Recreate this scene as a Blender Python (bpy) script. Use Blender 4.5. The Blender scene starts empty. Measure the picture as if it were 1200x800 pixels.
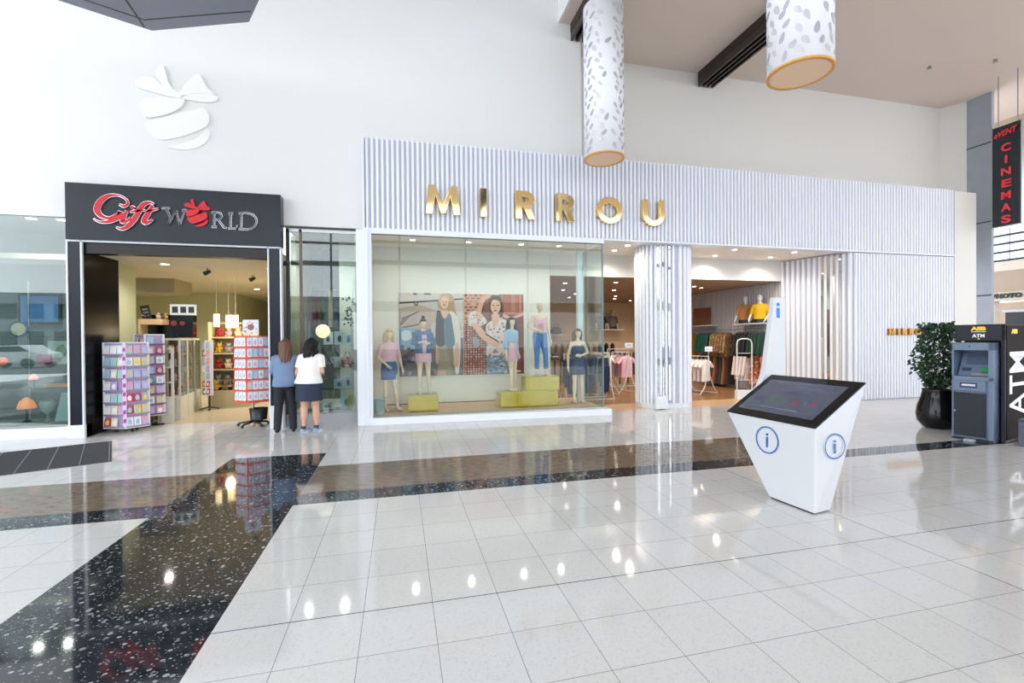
import bpy, bmesh, math, random
from mathutils import Vector, Matrix, noise
R = random.Random(7)
PI = math.pi
scn = bpy.context.scene
COL = scn.collection

# ---------------------------------------------------------------- camera, light, exposure
CF, CYAW, CPIT, CROL, CH = 540.18, 0.2397, 0.0077, -0.0082, 1.65
Fv = Vector((math.sin(CYAW)*math.cos(CPIT), math.cos(CYAW)*math.cos(CPIT), -math.sin(CPIT)))
R0 = Vector((math.cos(CYAW), -math.sin(CYAW), 0)); U0 = R0.cross(Fv)
Rv = R0*math.cos(CROL) + U0*math.sin(CROL); Uv = -R0*math.sin(CROL) + U0*math.cos(CROL)
cam = bpy.data.cameras.new('camera'); camo = bpy.data.objects.new('camera', cam); COL.objects.link(camo)
cam.sensor_width = 36; cam.lens = CF/1200*36; cam.clip_end = 300
M4 = Matrix((Rv, Uv, -Fv)).transposed().to_4x4(); M4.translation = Vector((0, 0, CH))
camo.matrix_world = M4
scn.camera = camo
vs = scn.view_settings
vs.view_transform = 'Standard'; vs.look = 'None'; vs.gamma = 1; vs.use_curve_mapping = False
vs.exposure = 0.0
WORLD = 4.05
wd = bpy.data.worlds.new('sky'); scn.world = wd; wd.use_nodes = True
bg = wd.node_tree.nodes['Background']; bg.inputs[0].default_value = (0.90, 0.945, 1.0, 1); bg.inputs[1].default_value = WORLD

def add_light(name, kind, loc, energy, color=(1, 1, 1), rot=(0, 0, 0), size=0.3, parent=None, angle=None, sy=None):
    l = bpy.data.lights.new(name, kind); l.energy = energy; l.color = color
    if kind == 'AREA':
        l.size = size
        if sy: l.shape = 'RECTANGLE'; l.size_y = sy
    if kind in ('POINT', 'SPOT'): l.shadow_soft_size = size
    if kind == 'SPOT': l.spot_size = angle or 2.4; l.spot_blend = 0.8
    if kind == 'SUN': l.angle = size
    o = bpy.data.objects.new(name, l); COL.objects.link(o); o.location = loc; o.rotation_euler = rot
    if parent: o.parent = parent
    return o

# ---------------------------------------------------------------- materials
def lin(c):
    return tuple(((v/255)/12.92 if v/255 <= 0.04045 else ((v/255+0.055)/1.055)**2.4) for v in c)
MATS = {}
def mat(name, rgb, rough=0.5, metal=0.0, emit=0, coat=0.0, vary=0.0, scale=8.0, spec=0.5, emit_rgb=None, trans=0, bump=0.0, alpha=1.0):
    if name in MATS: return MATS[name]
    m = bpy.data.materials.new(name); m.use_nodes = True
    nt = m.node_tree; b = nt.nodes['Principled BSDF']
    c = lin(rgb) + (1,)
    b.inputs['Base Color'].default_value = c
    b.inputs['Roughness'].default_value = rough
    b.inputs['Metallic'].default_value = metal
    b.inputs['Coat Weight'].default_value = coat
    b.inputs['Coat Roughness'].default_value = 0.05
    b.inputs['Specular IOR Level'].default_value = spec
    b.inputs['Transmission Weight'].default_value = trans
    if emit:
        b.inputs['Emission Color'].default_value = lin(emit_rgb or rgb) + (1,)
        b.inputs['Emission Strength'].default_value = emit
    if vary or bump:
        tc = nt.nodes.new('ShaderNodeTexCoord'); n = nt.nodes.new('ShaderNodeTexNoise')
        n.inputs['Scale'].default_value = scale; n.inputs['Detail'].default_value = 3
        nt.links.new(tc.outputs['Object'], n.inputs['Vector'])
        if vary:
            mx = nt.nodes.new('ShaderNodeMix'); mx.data_type = 'RGBA'
            mx.inputs[6].default_value = tuple(v*(1-vary) for v in c[:3]) + (1,)
            mx.inputs[7].default_value = tuple(min(1, v*(1+vary)) for v in c[:3]) + (1,)
            nt.links.new(n.outputs['Fac'], mx.inputs[0]); nt.links.new(mx.outputs[2], b.inputs['Base Color'])
        if bump:
            bp = nt.nodes.new('ShaderNodeBump'); bp.inputs['Strength'].default_value = bump; bp.inputs['Distance'].default_value = 0.01
            nt.links.new(n.outputs['Fac'], bp.inputs['Height']); nt.links.new(bp.outputs['Normal'], b.inputs['Normal'])
    MATS[name] = m
    return m

def glass_mat(name, tint, refl=1.0, ior=1.5):
    m = bpy.data.materials.new(name); m.use_nodes = True; nt = m.node_tree
    nt.nodes.remove(nt.nodes['Principled BSDF']); out = nt.nodes['Material Output']
    t = nt.nodes.new('ShaderNodeBsdfTransparent'); t.inputs[0].default_value = tint + (1,)
    g = nt.nodes.new('ShaderNodeBsdfGlossy'); g.inputs['Roughness'].default_value = 0.0
    f = nt.nodes.new('ShaderNodeFresnel'); f.inputs[0].default_value = ior
    mu = nt.nodes.new('ShaderNodeMath'); mu.operation = 'MULTIPLY'; mu.inputs[1].default_value = refl; mu.use_clamp = True
    nt.links.new(f.outputs[0], mu.inputs[0])
    mx = nt.nodes.new('ShaderNodeMixShader'); nt.links.new(mu.outputs[0], mx.inputs[0])
    nt.links.new(t.outputs[0], mx.inputs[1]); nt.links.new(g.outputs[0], mx.inputs[2])
    nt.links.new(mx.outputs[0], out.inputs['Surface']); MATS[name] = m
    return m

T = 0.4117; GX = -0.2255; GY = 2.914     # floor tile module and grid origin
def floor_tile_mat():
    m = bpy.data.materials.new('white_terrazzo_tile'); m.use_nodes = True; nt = m.node_tree; N = nt.nodes; L = nt.links
    b = N['Principled BSDF']
    tc = N.new('ShaderNodeNewGeometry'); sp = N.new('ShaderNodeSeparateXYZ'); L.new(tc.outputs['Position'], sp.inputs[0])
    def math_(op, a, bb=None, c=None):
        n = N.new('ShaderNodeMath'); n.operation = op
        for i, v in enumerate((a, bb, c)):
            if v is None: continue
            if isinstance(v, (int, float)): n.inputs[i].default_value = v
            else: L.new(v, n.inputs[i])
        return n.outputs[0]
    def line(axis, org, step, w):
        v = math_('SUBTRACT', sp.outputs[axis], org)
        v = math_('DIVIDE', v, step); v = math_('ADD', v, 0.5); fr = math_('FRACT', v)
        d = math_('ABSOLUTE', math_('SUBTRACT', fr, 0.5)); d = math_('MULTIPLY', d, step)
        return math_('LESS_THAN', d, w/2)
    g = math_('MAXIMUM', line(0, GX, T, 0.0035), line(1, GY, T, 0.0035))
    g2 = math_('MAXIMUM', line(0, GX+10*T, T*30, 0.0075), line(1, GY, T*14, 0.0075))
    cell = N.new('ShaderNodeTexWhiteNoise'); cell.noise_dimensions = '2D'
    cx = math_('FLOOR', math_('DIVIDE', math_('SUBTRACT', sp.outputs[0], GX), T)); cy = math_('FLOOR', math_('DIVIDE', math_('SUBTRACT', sp.outputs[1], GY), T))
    cmb = N.new('ShaderNodeCombineXYZ'); L.new(cx, cmb.inputs[0]); L.new(cy, cmb.inputs[1]); L.new(cmb.outputs[0], cell.inputs['Vector'])
    vo = N.new('ShaderNodeTexVoronoi'); vo.inputs['Scale'].default_value = 90; L.new(tc.outputs['Position'], vo.inputs['Vector'])
    ramp = N.new('ShaderNodeValToRGB'); L.new(vo.outputs['Color'], ramp.inputs[0])
    ramp.color_ramp.elements[0].position = 0.0; ramp.color_ramp.elements[0].color = lin((194, 193, 191)) + (1,)
    ramp.color_ramp.elements[1].position = 0.35; ramp.color_ramp.elements[1].color = lin((207, 206, 204)) + (1,)
    hsv = N.new('ShaderNodeHueSaturation'); L.new(ramp.outputs[0], hsv.inputs['Color'])
    L.new(math_('ADD', math_('MULTIPLY', cell.outputs['Value'], 0.04), 0.98), hsv.inputs['Value'])
    mx = N.new('ShaderNodeMix'); mx.data_type = 'RGBA'; L.new(g, mx.inputs[0]); L.new(hsv.outputs[0], mx.inputs[6]); mx.inputs[7].default_value = lin((120, 120, 122)) + (1,)
    mx2 = N.new('ShaderNodeMix'); mx2.data_type = 'RGBA'; L.new(g2, mx2.inputs[0]); L.new(mx.outputs[2], mx2.inputs[6]); mx2.inputs[7].default_value = lin((70, 70, 72)) + (1,)
    L.new(mx2.outputs[2], b.inputs['Base Color'])
    b.inputs['Roughness'].default_value = 0.06; b.inputs['Specular IOR Level'].default_value = 0.6
    return m
def chips_mat(name, base, base2, chip, scale, thr, rough, stretch=(1, 1, 1), scale2=None, lo=0.0):
    m = bpy.data.materials.new(name); m.use_nodes = True; nt = m.node_tree; N = nt.nodes; L = nt.links; b = N['Principled BSDF']
    geo = N.new('ShaderNodeNewGeometry'); mp = N.new('ShaderNodeMapping'); mp.inputs['Scale'].default_value = stretch
    L.new(geo.outputs['Position'], mp.inputs[0])
    nz = N.new('ShaderNodeTexNoise'); nz.inputs['Scale'].default_value = 14; nz.inputs['Detail'].default_value = 4; L.new(mp.outputs[0], nz.inputs['Vector'])
    rb = N.new('ShaderNodeValToRGB'); rb.color_ramp.elements[0].position = .35; rb.color_ramp.elements[1].position = .65
    rb.color_ramp.elements[0].color = lin(base) + (1,); rb.color_ramp.elements[1].color = lin(base2) + (1,); L.new(nz.outputs['Fac'], rb.inputs[0])
    cur = rb.outputs[0]
    for sc, th in ((scale, thr), (scale2 or scale*2.3, thr*0.8)):
        v = N.new('ShaderNodeTexVoronoi'); v.inputs['Scale'].default_value = sc; L.new(mp.outputs[0], v.inputs['Vector'])
        sepc = N.new('ShaderNodeSeparateColor'); L.new(v.outputs['Color'], sepc.inputs[0])
        # random size of every chip
        mul = N.new('ShaderNodeMath'); mul.operation = 'POWER'; L.new(sepc.outputs[0], mul.inputs[0]); mul.inputs[1].default_value = 3.0
        m2 = N.new('ShaderNodeMath'); m2.operation = 'MULTIPLY'; L.new(mul.outputs[0], m2.inputs[0]); m2.inputs[1].default_value = th
        lt = N.new('ShaderNodeMath'); lt.operation = 'LESS_THAN'; L.new(v.outputs['Distance'], lt.inputs[0]); L.new(m2.outputs[0], lt.inputs[1])
        cm = N.new('ShaderNodeMix'); cm.data_type = 'RGBA'; L.new(sepc.outputs[1], cm.inputs[0])
        cm.inputs[6].default_value = tuple(a*.45 for a in lin(chip)) + (1,); cm.inputs[7].default_value = lin(chip) + (1,)
        mx = N.new('ShaderNodeMix'); mx.data_type = 'RGBA'; L.new(lt.outputs[0], mx.inputs[0]); L.new(cur, mx.inputs[6]); L.new(cm.outputs[2], mx.inputs[7])
        cur = mx.outputs[2]
    L.new(cur, b.inputs['Base Color']); b.inputs['Roughness'].default_value = rough; b.inputs['Specular IOR Level'].default_value = 0.6
    MATS[name] = m
    return m
M_TILE = floor_tile_mat()
M_BLACKT = chips_mat('black_terrazzo', (30, 34, 38), (48, 54, 58), (168, 176, 180), 30, 0.5, 0.055, (1, 1.25, 1), 75)
M_BROWNT = chips_mat('brown_granite', (112, 98, 84), (134, 120, 104), (160, 148, 132), 60, 0.4, 0.07, (.6, 1.4, 1))
M_WHITE = mat('white_paint', (228, 228, 227), 0.6, vary=0.01, scale=2)
M_WARM = mat('warm_white_paint', (226, 224, 219), 0.6)
M_CEIL = mat('beige_ceiling', (222, 206, 194), 0.7)
M_RIB = mat('white_batten', (240, 242, 248), 0.35)
M_RIBBACK = mat('batten_backing', (190, 195, 210), 0.5)
M_FRAME = mat('white_metal', (228, 232, 238), 0.3)
M_GOLD = mat('gold_metal', (240, 208, 148), 0.06, 1.0)
M_CHROME = mat('mirror_metal', (225, 232, 236), 0.03, 1.0)
M_BLACK = mat('gloss_black', (14, 16, 20), 0.12, spec=.35)
M_NAVY = mat('blue_black_panel', (25, 31, 42), 0.25, spec=.3)
M_DARK = mat('dark_plastic', (34, 36, 40), 0.4)
M_STEEL = mat('steel', (170, 172, 176), 0.3, 0.9)
M_RED = mat('gloss_red', (206, 8, 34), 0.25, spec=.35)
M_GLASS = glass_mat('shop_glass', (0.93, 0.96, 0.94), 0.55); M_GLASSS = glass_mat('side_glass', (0.90, 0.95, 0.94), 0.3)
M_GLASSL = glass_mat('gift_glass', (0.80, 0.88, 0.87), 2.0)
M_GLASSC = glass_mat('cabinet_glass', (0.94, 0.96, 0.96), 0.5)
M_WOOD = mat('light_wood', (214, 178, 136), 0.4, vary=0.08, scale=5)
M_TANF = mat('tan_floor', (214, 176, 134), 0.25, vary=0.04, scale=3)
M_BROWNF = mat('brown_store_floor', (150, 112, 78), 0.25, vary=0.08, scale=3)
M_SKIN = mat('skin', (214, 164, 138), 0.5)
M_MANN = mat('cream_mannequin', (232, 212, 186), 0.4)
M_MANNW = mat('white_mannequin', (236, 236, 238), 0.35)
M_LAMP = mat('lamp_glow', (255, 244, 224), 0.5, emit=14)
M_WARMLAMP = mat('lantern_glow', (255, 226, 170), 0.5, emit=3.0)
M_ACRYL = mat('green_acrylic', (196, 176, 36), 0.12, coat=0.3)

# ---------------------------------------------------------------- geometry helpers
class MB:
    def __init__(s): s.v = []; s.f = []; s.m = []; s.mats = []; s.sm = []
    def mi(s, m):
        if m not in s.mats: s.mats.append(m)
        return s.mats.index(m)
    def add(s, vs, fs, m=None, smooth=False, M=None):
        k = len(s.v); s.v += [tuple(M @ Vector(v)) if M else tuple(v) for v in vs]
        i = s.mi(m)
        for f in fs: s.f.append([a+k for a in f]); s.m.append(i); s.sm.append(smooth)
        return s
    def box(s, x0, x1, y0, y1, z0, z1, m=None, M=None):
        x0, x1 = min(x0, x1), max(x0, x1); y0, y1 = min(y0, y1), max(y0, y1); z0, z1 = min(z0, z1), max(z0, z1)
        vs = [(x, y, z) for z in (z0, z1) for y in (y0, y1) for x in (x0, x1)]
        return s.add(vs, [(0, 2, 3, 1), (4, 5, 7, 6), (0, 1, 5, 4), (2, 6, 7, 3), (0, 4, 6, 2), (1, 3, 7, 5)], m, False, M)
    def loft(s, rings, m=None, smooth=True, caps=True, M=None):
        n = len(rings[0]); vs = [p for r in rings for p in r]; fs = []
        for i in range(len(rings)-1):
            for j in range(n):
                a = i*n+j; b = i*n+(j+1) % n; fs.append((a, b, b+n, a+n))
        s.add(vs, fs, m, smooth, M)
        if caps:
            s.add(rings[0], [tuple(range(n))[::-1]], m, False, M); s.add(rings[-1], [tuple(range(n))], m, False, M)
        return s
    def tube(s, pts, rad, m=None, n=8, M=None, smooth=True, ends=False):
        pts = [Vector(p) for p in pts]; rr = rad if isinstance(rad, (list, tuple)) else [rad]*len(pts)
        rings = []; up = None
        if ends:
            d0 = (pts[1]-pts[0]).normalized(); d1 = (pts[-1]-pts[-2]).normalized()
            pp = [pts[0]-d0*rr[0]*.9, pts[0]-d0*rr[0]*.55] + pts + [pts[-1]+d1*rr[-1]*.55, pts[-1]+d1*rr[-1]*.9]
            rr = [rr[0]*.4, rr[0]*.82] + list(rr) + [rr[-1]*.82, rr[-1]*.4]; pts = pp
        for i, p in enumerate(pts):
            d = (pts[min(i+1, len(pts)-1)] - pts[max(i-1, 0)]).normalized()
            if up is None: up = Vector((0, 0, 1)) if abs(d.z) < .9 else Vector((1, 0, 0))
            a = d.cross(up).normalized(); up2 = a.cross(d).normalized(); up = up2
            rings.append([tuple(p + (a*math.cos(t)+up2*math.sin(t))*rr[i]) for t in [2*PI*k/n for k in range(n)]])
        return s.loft(rings, m, smooth, True, M)
    def cyl(s, c, r, h, m=None, n=20, M=None, r2=None, smooth=True):
        r2 = r if r2 is None else r2
        a = [[(c[0]+q*math.cos(t), c[1]+q*math.sin(t), z) for t in [2*PI*k/n for k in range(n)]] for q, z in ((r, c[2]), (r2, c[2]+h))]
        return s.loft(a, m, smooth, True, M)
    def lathe(s, prof, c=(0, 0, 0), m=None, n=28, M=None):
        a = [[(c[0]+r*math.cos(t), c[1]+r*math.sin(t), c[2]+z) for t in [2*PI*k/n for k in range(n)]] for r, z in prof]
        return s.loft(a, m, True, True, M)
    def ell(s, c, r, m=None, n=14, k=9, M=None):
        rings = []
        for i in range(k+1):
            a = -PI/2 + PI*(i+.02)/(k+.04)
            rings.append([(c[0]+r[0]*math.cos(a)*math.cos(t), c[1]+r[1]*math.cos(a)*math.sin(t), c[2]+r[2]*math.sin(a)) for t in [2*PI*j/n for j in range(n)]])
        return s.loft(rings, m, True, True, M)
    def prism(s, pts, d, m=None, M=None):
        """polygon (x, z) pushed from y=0 to y=d ; triangulated caps allow concave outlines"""
        n = len(pts)
        area = sum(pts[i][0]*pts[(i+1) % n][1]-pts[(i+1) % n][0]*pts[i][1] for i in range(n))
        if area < 0: pts = pts[::-1]
        from mathutils.geometry import tessellate_polygon
        tri = tessellate_polygon([[Vector((p[0], p[1], 0)) for p in pts]])
        vs = [(p[0], 0, p[1]) for p in pts] + [(p[0], d, p[1]) for p in pts]
        fs = []
        for t in tri:
            a, b, c = t
            cr = (pts[b][0]-pts[a][0])*(pts[c][1]-pts[a][1])-(pts[b][1]-pts[a][1])*(pts[c][0]-pts[a][0])
            if cr < 0: a, b, c = a, c, b
            fs.append((a, b, c)); fs.append((c+n, b+n, a+n))
        for i in range(n):
            j = (i+1) % n; fs.append((i, i+n, j+n, j))
        return s.add(vs, fs, m, False, M)
    def build(s, name, m=None, parent=None, loc=None, rz=0, bevel=0, remesh=0, rot=None, sub=0, smoothall=False):
        me = bpy.data.meshes.new(name); me.from_pydata(s.v, [], s.f); me.validate(clean_customdata=False)
        mats = [x for x in s.mats]
        for x in mats: me.materials.append(x or m or M_WHITE)
        if len(me.polygons) == len(s.m):
            me.polygons.foreach_set('material_index', s.m); me.polygons.foreach_set('use_smooth', s.sm)
        me.update()
        o = bpy.data.objects.new(name, me); COL.objects.link(o)
        if loc is not None: o.location = loc
        if rz: o.rotation_euler.z = rz
        if rot is not None: o.rotation_euler = rot
        if parent: o.parent = parent
        if remesh:
            r = o.modifiers.new('r', 'REMESH'); r.mode = 'VOXEL'; r.voxel_size = remesh; r.use_smooth_shade = True
            q = o.modifiers.new('s', 'SMOOTH'); q.factor = 0.5; q.iterations = 3
        if bevel:
            b = o.modifiers.new('b', 'BEVEL'); b.width = bevel; b.segments = 2; b.limit_method = 'ANGLE'
        return o

def tag(o, label, cat, group=None, kind=None):
    o['label'] = label; o['category'] = cat
    if group: o['group'] = group
    if kind: o['kind'] = kind
    return o
def thing(name, label, cat, loc=(0, 0, 0), rz=0, group=None):
    o = bpy.data.objects.new(name, None); COL.objects.link(o); o.location = loc; o.rotation_euler.z = rz; o.empty_display_size = .1
    return tag(o, label, cat, group)
def struct(name, mb, m=None, label=None, **k):
    o = mb.build(name, m, **k); o['kind'] = 'structure'
    if label: o['label'] = label
    return o
def copy_tree(o, parent=None):
    c = o.copy(); COL.objects.link(c); c.parent = parent
    for ch in list(o.children): copy_tree(ch, c)
    return c
def frame(origin, xd, yd):
    xd = Vector(xd).normalized(); yd = Vector(yd).normalized(); zd = xd.cross(yd)
    m = Matrix((xd, yd, zd)).transposed().to_4x4(); m.translation = Vector(origin); return m
FRONT = Matrix.Rotation(PI/2, 4, 'X')
def text_mesh(body, size, extrude=0.004, offset=0.0, align='LEFT', name='lettering', spacing=1.0, shear=0.0):
    cu = bpy.data.curves.new(name, 'FONT'); cu.body = body; cu.size = size; cu.extrude = extrude; cu.offset = offset
    cu.align_x = align; cu.space_character = spacing; cu.shear = shear; cu.resolution_u = 4
    t = bpy.data.objects.new('t', cu); COL.objects.link(t)
    dg = bpy.context.evaluated_depsgraph_get()
    me = bpy.data.meshes.new_from_object(t.evaluated_get(dg)); me.name = name
    bpy.data.objects.remove(t); return me
def text(body, size, m, M, parent=None, width=None, **k):
    me = text_mesh(body, size, **k); me.materials.clear(); me.materials.append(m)
    if width:
        xs = [v.co.x for v in me.vertices]; w = max(xs)-min(xs)
        for v in me.vertices: v.co.x *= width/w
    o = bpy.data.objects.new(k.get('name', 'lettering'), me); COL.objects.link(o)
    if parent: o.parent = parent
    o.matrix_local = M
    return o
def stroke(mb, pts, w, d, m=None, M=None, closed=False):
    """thick polyline in the x-z plane, pushed from y=-d to 0; w is a number or one width per point"""
    n = len(pts); ws = w if isinstance(w, (list, tuple)) else [w]*n
    L, Rr = [], []
    for i in range(n):
        a = pts[(i-1) % n] if (closed or i > 0) else pts[i]; b = pts[(i+1) % n] if (closed or i < n-1) else pts[i]
        dx, dz = b[0]-a[0], b[1]-a[1]; l = math.hypot(dx, dz) or 1; nx, nz = -dz/l, dx/l
        L.append((pts[i][0]+nx*ws[i]/2, pts[i][1]+nz*ws[i]/2)); Rr.append((pts[i][0]-nx*ws[i]/2, pts[i][1]-nz*ws[i]/2))
    vs = []; fs = []
    for y in (-d, 0):
        for i in range(n): vs += [(L[i][0], y, L[i][1]), (Rr[i][0], y, Rr[i][1])]
    k = 2*n; rng = range(n) if closed else range(n-1)
    for i in rng:
        j = (i+1) % n; a, b, c, e = 2*i, 2*i+1, 2*j+1, 2*j
        fs += [(a, b, c, e), (a+k, e+k, c+k, b+k), (a, e, e+k, a+k), (b, b+k, c+k, c)]
    if not closed: fs += [(0, k, k+1, 1), (2*n-2, 2*n-1, 2*n-1+k, 2*n-2+k)]
    mb.add(vs, fs, m, False, M)
def spline(pts, n=6, closed=False):
    P = [Vector(p) for p in pts]; out = []; N_ = len(P)
    for i in range(N_ if closed else N_-1):
        p0 = P[(i-1) % N_] if closed or i > 0 else P[0]; p1 = P[i]; p2 = P[(i+1) % N_]; p3 = P[(i+2) % N_] if closed or i+2 < N_ else P[-1]
        for k in range(n):
            t = k/n; out.append(0.5*((2*p1)+(p2-p0)*t+(2*p0-5*p1+4*p2-p3)*t*t+(3*p1-p0-3*p2+p3)*t**3))
    if not closed: out.append(P[-1])
    return [tuple(v) for v in out]
def arc(cx, cz, rx, rz, a0, a1, n=16):
    return [(cx+rx*math.cos(a0+(a1-a0)*i/n), cz+rz*math.sin(a0+(a1-a0)*i/n)) for i in range(n+1)]
def ribs(mb, p0, p1, z0, z1, pitch, w, d, m=None, back=None, skip=(), side=-1):
    """vertical rounded battens between two plan points, standing out to `side`"""
    a = Vector((p0[0], p0[1], 0)); b = Vector((p1[0], p1[1], 0)); L = (b-a).length; u = (b-a)/L; nrm = Vector((u.y, -u.x, 0))*(-side if side > 0 else 1)
    k = int(round(L/pitch)); pt = L/k
    for i in range(k):
        if i in skip: continue
        c = a+u*(pt*(i+.5))
        prof = [(-w/2, 0), (-w/2*.92, d*.65), (-w/2*.55, d), (w/2*.55, d), (w/2*.92, d*.65), (w/2, 0)]
        rings = []
        for z in (z0, z1): rings.append([tuple(c+u*q[0]+nrm*q[1]+Vector((0, 0, z))) for q in prof])
        mb.loft(rings, m, False)
ORD = ['first', 'second', 'third', 'fourth', 'fifth', 'sixth', 'seventh', 'eighth', 'ninth', 'tenth', 'eleventh', 'twelfth', 'thirteenth', 'fourteenth', 'fifteenth', 'sixteenth', 'seventeenth', 'eighteenth']
PASTEL = [('pink', (236, 176, 196)), ('white', (244, 244, 246)), ('lilac', (196, 176, 220)), ('pale blue', (170, 200, 224)), ('cream', (238, 226, 196)), ('mint', (176, 214, 200)),
          ('yellow', (236, 208, 110)), ('teal', (90, 150, 168)), ('magenta', (186, 60, 130)), ('red', (206, 60, 70)), ('grey', (176, 178, 184)), ('navy', (60, 76, 120))]
def cmat(nm, rgb, rough=.6): return mat('tint_'+nm.replace(' ', '_'), rgb, rough)

exec_parts = True
# ================================================================ THE SETTING
# floor, with its terrazzo bands inlaid
f = MB()
def floor_rect(x0, x1, y0, y1, m, z=0.0):
    f.add([(x0, y0, z), (x1, y0, z), (x1, y1, z), (x0, y1, z)], [(0, 1, 2, 3)], m)
XL, XR = -16, 30
bx0, bx1 = GX-5*T, GX-2*T          # long black band
Y1, Y2, Y3, YB = 4.97, 5.315, 6.43, 7.15
floor_rect(bx0, bx1, -14, YB, M_BLACKT); floor_rect(bx0, bx1, YB, 9.5, M_TILE)
floor_rect(XL, bx0, -14, Y1, M_TILE); floor_rect(XL, bx0, Y1, Y2, M_BLACKT); floor_rect(XL, bx0, Y2, Y3, M_BROWNT); floor_rect(XL, bx0, Y3, 9.5, M_TILE)
XE = GX+14*T
floor_rect(bx1, XR, -14, Y1, M_TILE); floor_rect(bx1, XR, Y1, Y2, M_BLACKT)
floor_rect(bx1, XE, Y2, Y3, M_BROWNT); floor_rect(XE, XR, Y2, Y3, M_TILE); floor_rect(bx1, XR, Y3, 9.5, M_TILE)
floor_rect(11.0, XR, 9.5, 16, M_TILE)
floor_rect(-9, -0.7, 9.5, 10.45, M_TILE)
fo = struct('floor', f, label='polished white terrazzo tile floor with black and brown inlaid bands')
f = MB()
floor_rect(-9, -0.7, 10.45, 23, mat('cream_shop_floor', (180, 166, 138), .25, vary=.04)); floor_rect(-0.7, 11, 9.5, 10.4, M_TANF); floor_rect(-0.7, 11, 10.4, 19, M_BROWNF)
struct('floor', f, label='timber coloured floor of the two shops')

# tall white wall over the gift shop and the fascia
w = MB(); w.box(-16, 3.97, 9.6, 9.85, 3.84, 12.2, M_WHITE)
struct('wall_back', w, label='tall white wall above the gift shop')
w = MB(); w.box(3.97, 16.2, 10.62, 10.8, 3.9, 8.9, M_WARM); w.box(3.95, 4.05, 9.85, 10.62, 3.9, 8.9, M_WARM)
struct('wall_recess', w, label='recessed pale wall above the ribbed fascia')
w = MB(); M = frame((16.1, 10.65, 0), (0.3, -0.55, 0), (0, 0, 1))
w.box(0, .62, 3.8, 8.6, -.05, 0, M_WARM, M); struct('wall_right', w, label='short pale wall beside the concrete column')
w = MB(); w.box(3.49, 26, -5, 16, 8.54, 8.7, M_CEIL); w.box(3.44, 3.49, -5, 9.6, 8.54, 12.2, M_WHITE); w.box(3.49, 30, -5.05, -5, 8.54, 12.2, M_WHITE)
struct('ceiling', w, label='flat beige ceiling over the right of the concourse')
w = MB(); w.box(14.52, 15.31, 9.22, 10.2, 0, 5.49, M_WARM)
struct('wall_end', w, label='pale plastered wall end beside the ribbed shopfront')
# ceiling fittings small
for i, (x, y) in enumerate(((13.3, 9.0), (12.6, 6.2), (9.2, 8.8), (14.6, 8.4), (11.4, 5.2))):
    s = MB(); s.cyl((0, 0, -.05), .03, .05, M_STEEL, 10); s.cyl((0, 0, -.07), .05, .02, M_STEEL, 12)
    tag(s.build('sprinkler', loc=(x, y, 8.54)), 'small sprinkler head under the beige ceiling, ' + ORD[i] + ' of five', 'sprinkler', 'ceiling sprinklers')
# unseen atrium roof, mostly closed in to cut daylight; beams cross its opening
w = MB()
w.box(-16, 3.44, 2.5, 9.6, 11.95, 12.2, M_WHITE); w.box(-16, 3.44, -10, -1.5, 11.95, 12.2, M_WHITE); w.box(3.44, 30, -10, -5, 11.95, 12.2, M_WHITE)
w.box(-16, -9, -1.5, 2.5, 11.95, 12.2, M_WHITE); w.box(-3, 3.44, -1.5, 2.5, 11.95, 12.2, M_WHITE)
for i in range(4): w.box(-9+i*1.8, -8.85+i*1.8, -1.5, 2.5, 11.95, 12.2, M_WHITE)
struct('ceiling_skylight', w, label='unseen white atrium roof closed in to cut daylight, with skylight beams')
# concourse end behind the viewer: glazed wall onto the car park
w = MB()
M_MULL = mat('mullion_grey', (150, 154, 156), .4)
w.box(-16, 30, -10.3, -10, 9.8, 12.2, M_WARM); w.box(-16, 30, -10.3, -10, 0, .25, M_MULL)
w.box(-16, 30, -10.3, -10, 3.3, 3.9, M_WARM); w.box(-16, 30, -10.3, -10, 6.1, 6.35, M_MULL)
for i in range(12): w.box(-16+i*4, -15.9+i*4, -10.25, -10.05, 0, 9.8, M_MULL)
w.box(-16, 30, -10.3, -10, 8.5, 8.7, M_MULL); w.box(-16, 30, -10.3, -10, 7.4, 7.5, M_MULL)
struct('window_1', w, label='tall glazed wall behind the viewer')
w = MB(); w.add([(-60, -60, -.05), (60, -60, -.05), (60, -10.3, -.05), (-60, -10.3, -.05)], [(0, 1, 2, 3)], mat('asphalt', (120, 122, 124), .9, vary=.1))
struct('ground_outside', w)
w = MB()
w.box(-45, -6, -46, -42, 0, 7, mat('far_building', (150, 156, 160), .7))
for i in range(16):
    w.box(-44+i*2.4, -42.6+i*2.4, -42, -41.9, 1.2, 2.8, M_DARK); w.box(-44+i*2.4, -42.6+i*2.4, -42, -41.9, 4.2, 5.8, M_DARK)
tag(w.build('office_building'), 'low grey building across the car park', 'building')
w = MB(); w.box(29, 29.3, 4, 16, 0, 9, M_CEIL); w.box(29, 29.3, -10, 4, 0, .6, M_CEIL)
for i in range(6): w.box(29, 29.2, -10+i*2.8, -9.85+i*2.8, .6, 8.6, M_MULL)
struct('wall_far_right', w)

# concrete column
w = MB(); MC = mat('concrete', (158, 164, 174), .6, vary=.12, scale=2.5, bump=.2)
w.box(16.4, 16.5, 9.52, 10.11, 0, 8.54, MC)
c = tag(w.build('concrete_column'), 'square grey concrete column beside the cinema sign', 'column')
g = MB()
for z in (2.75, 4.85, 7.1): g.box(16.385, 16.41, 9.515, 10.11, z, z+.03, mat('joint_dark', (70, 74, 80), .8))
g.build('panel_joint', None, c)

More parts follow.
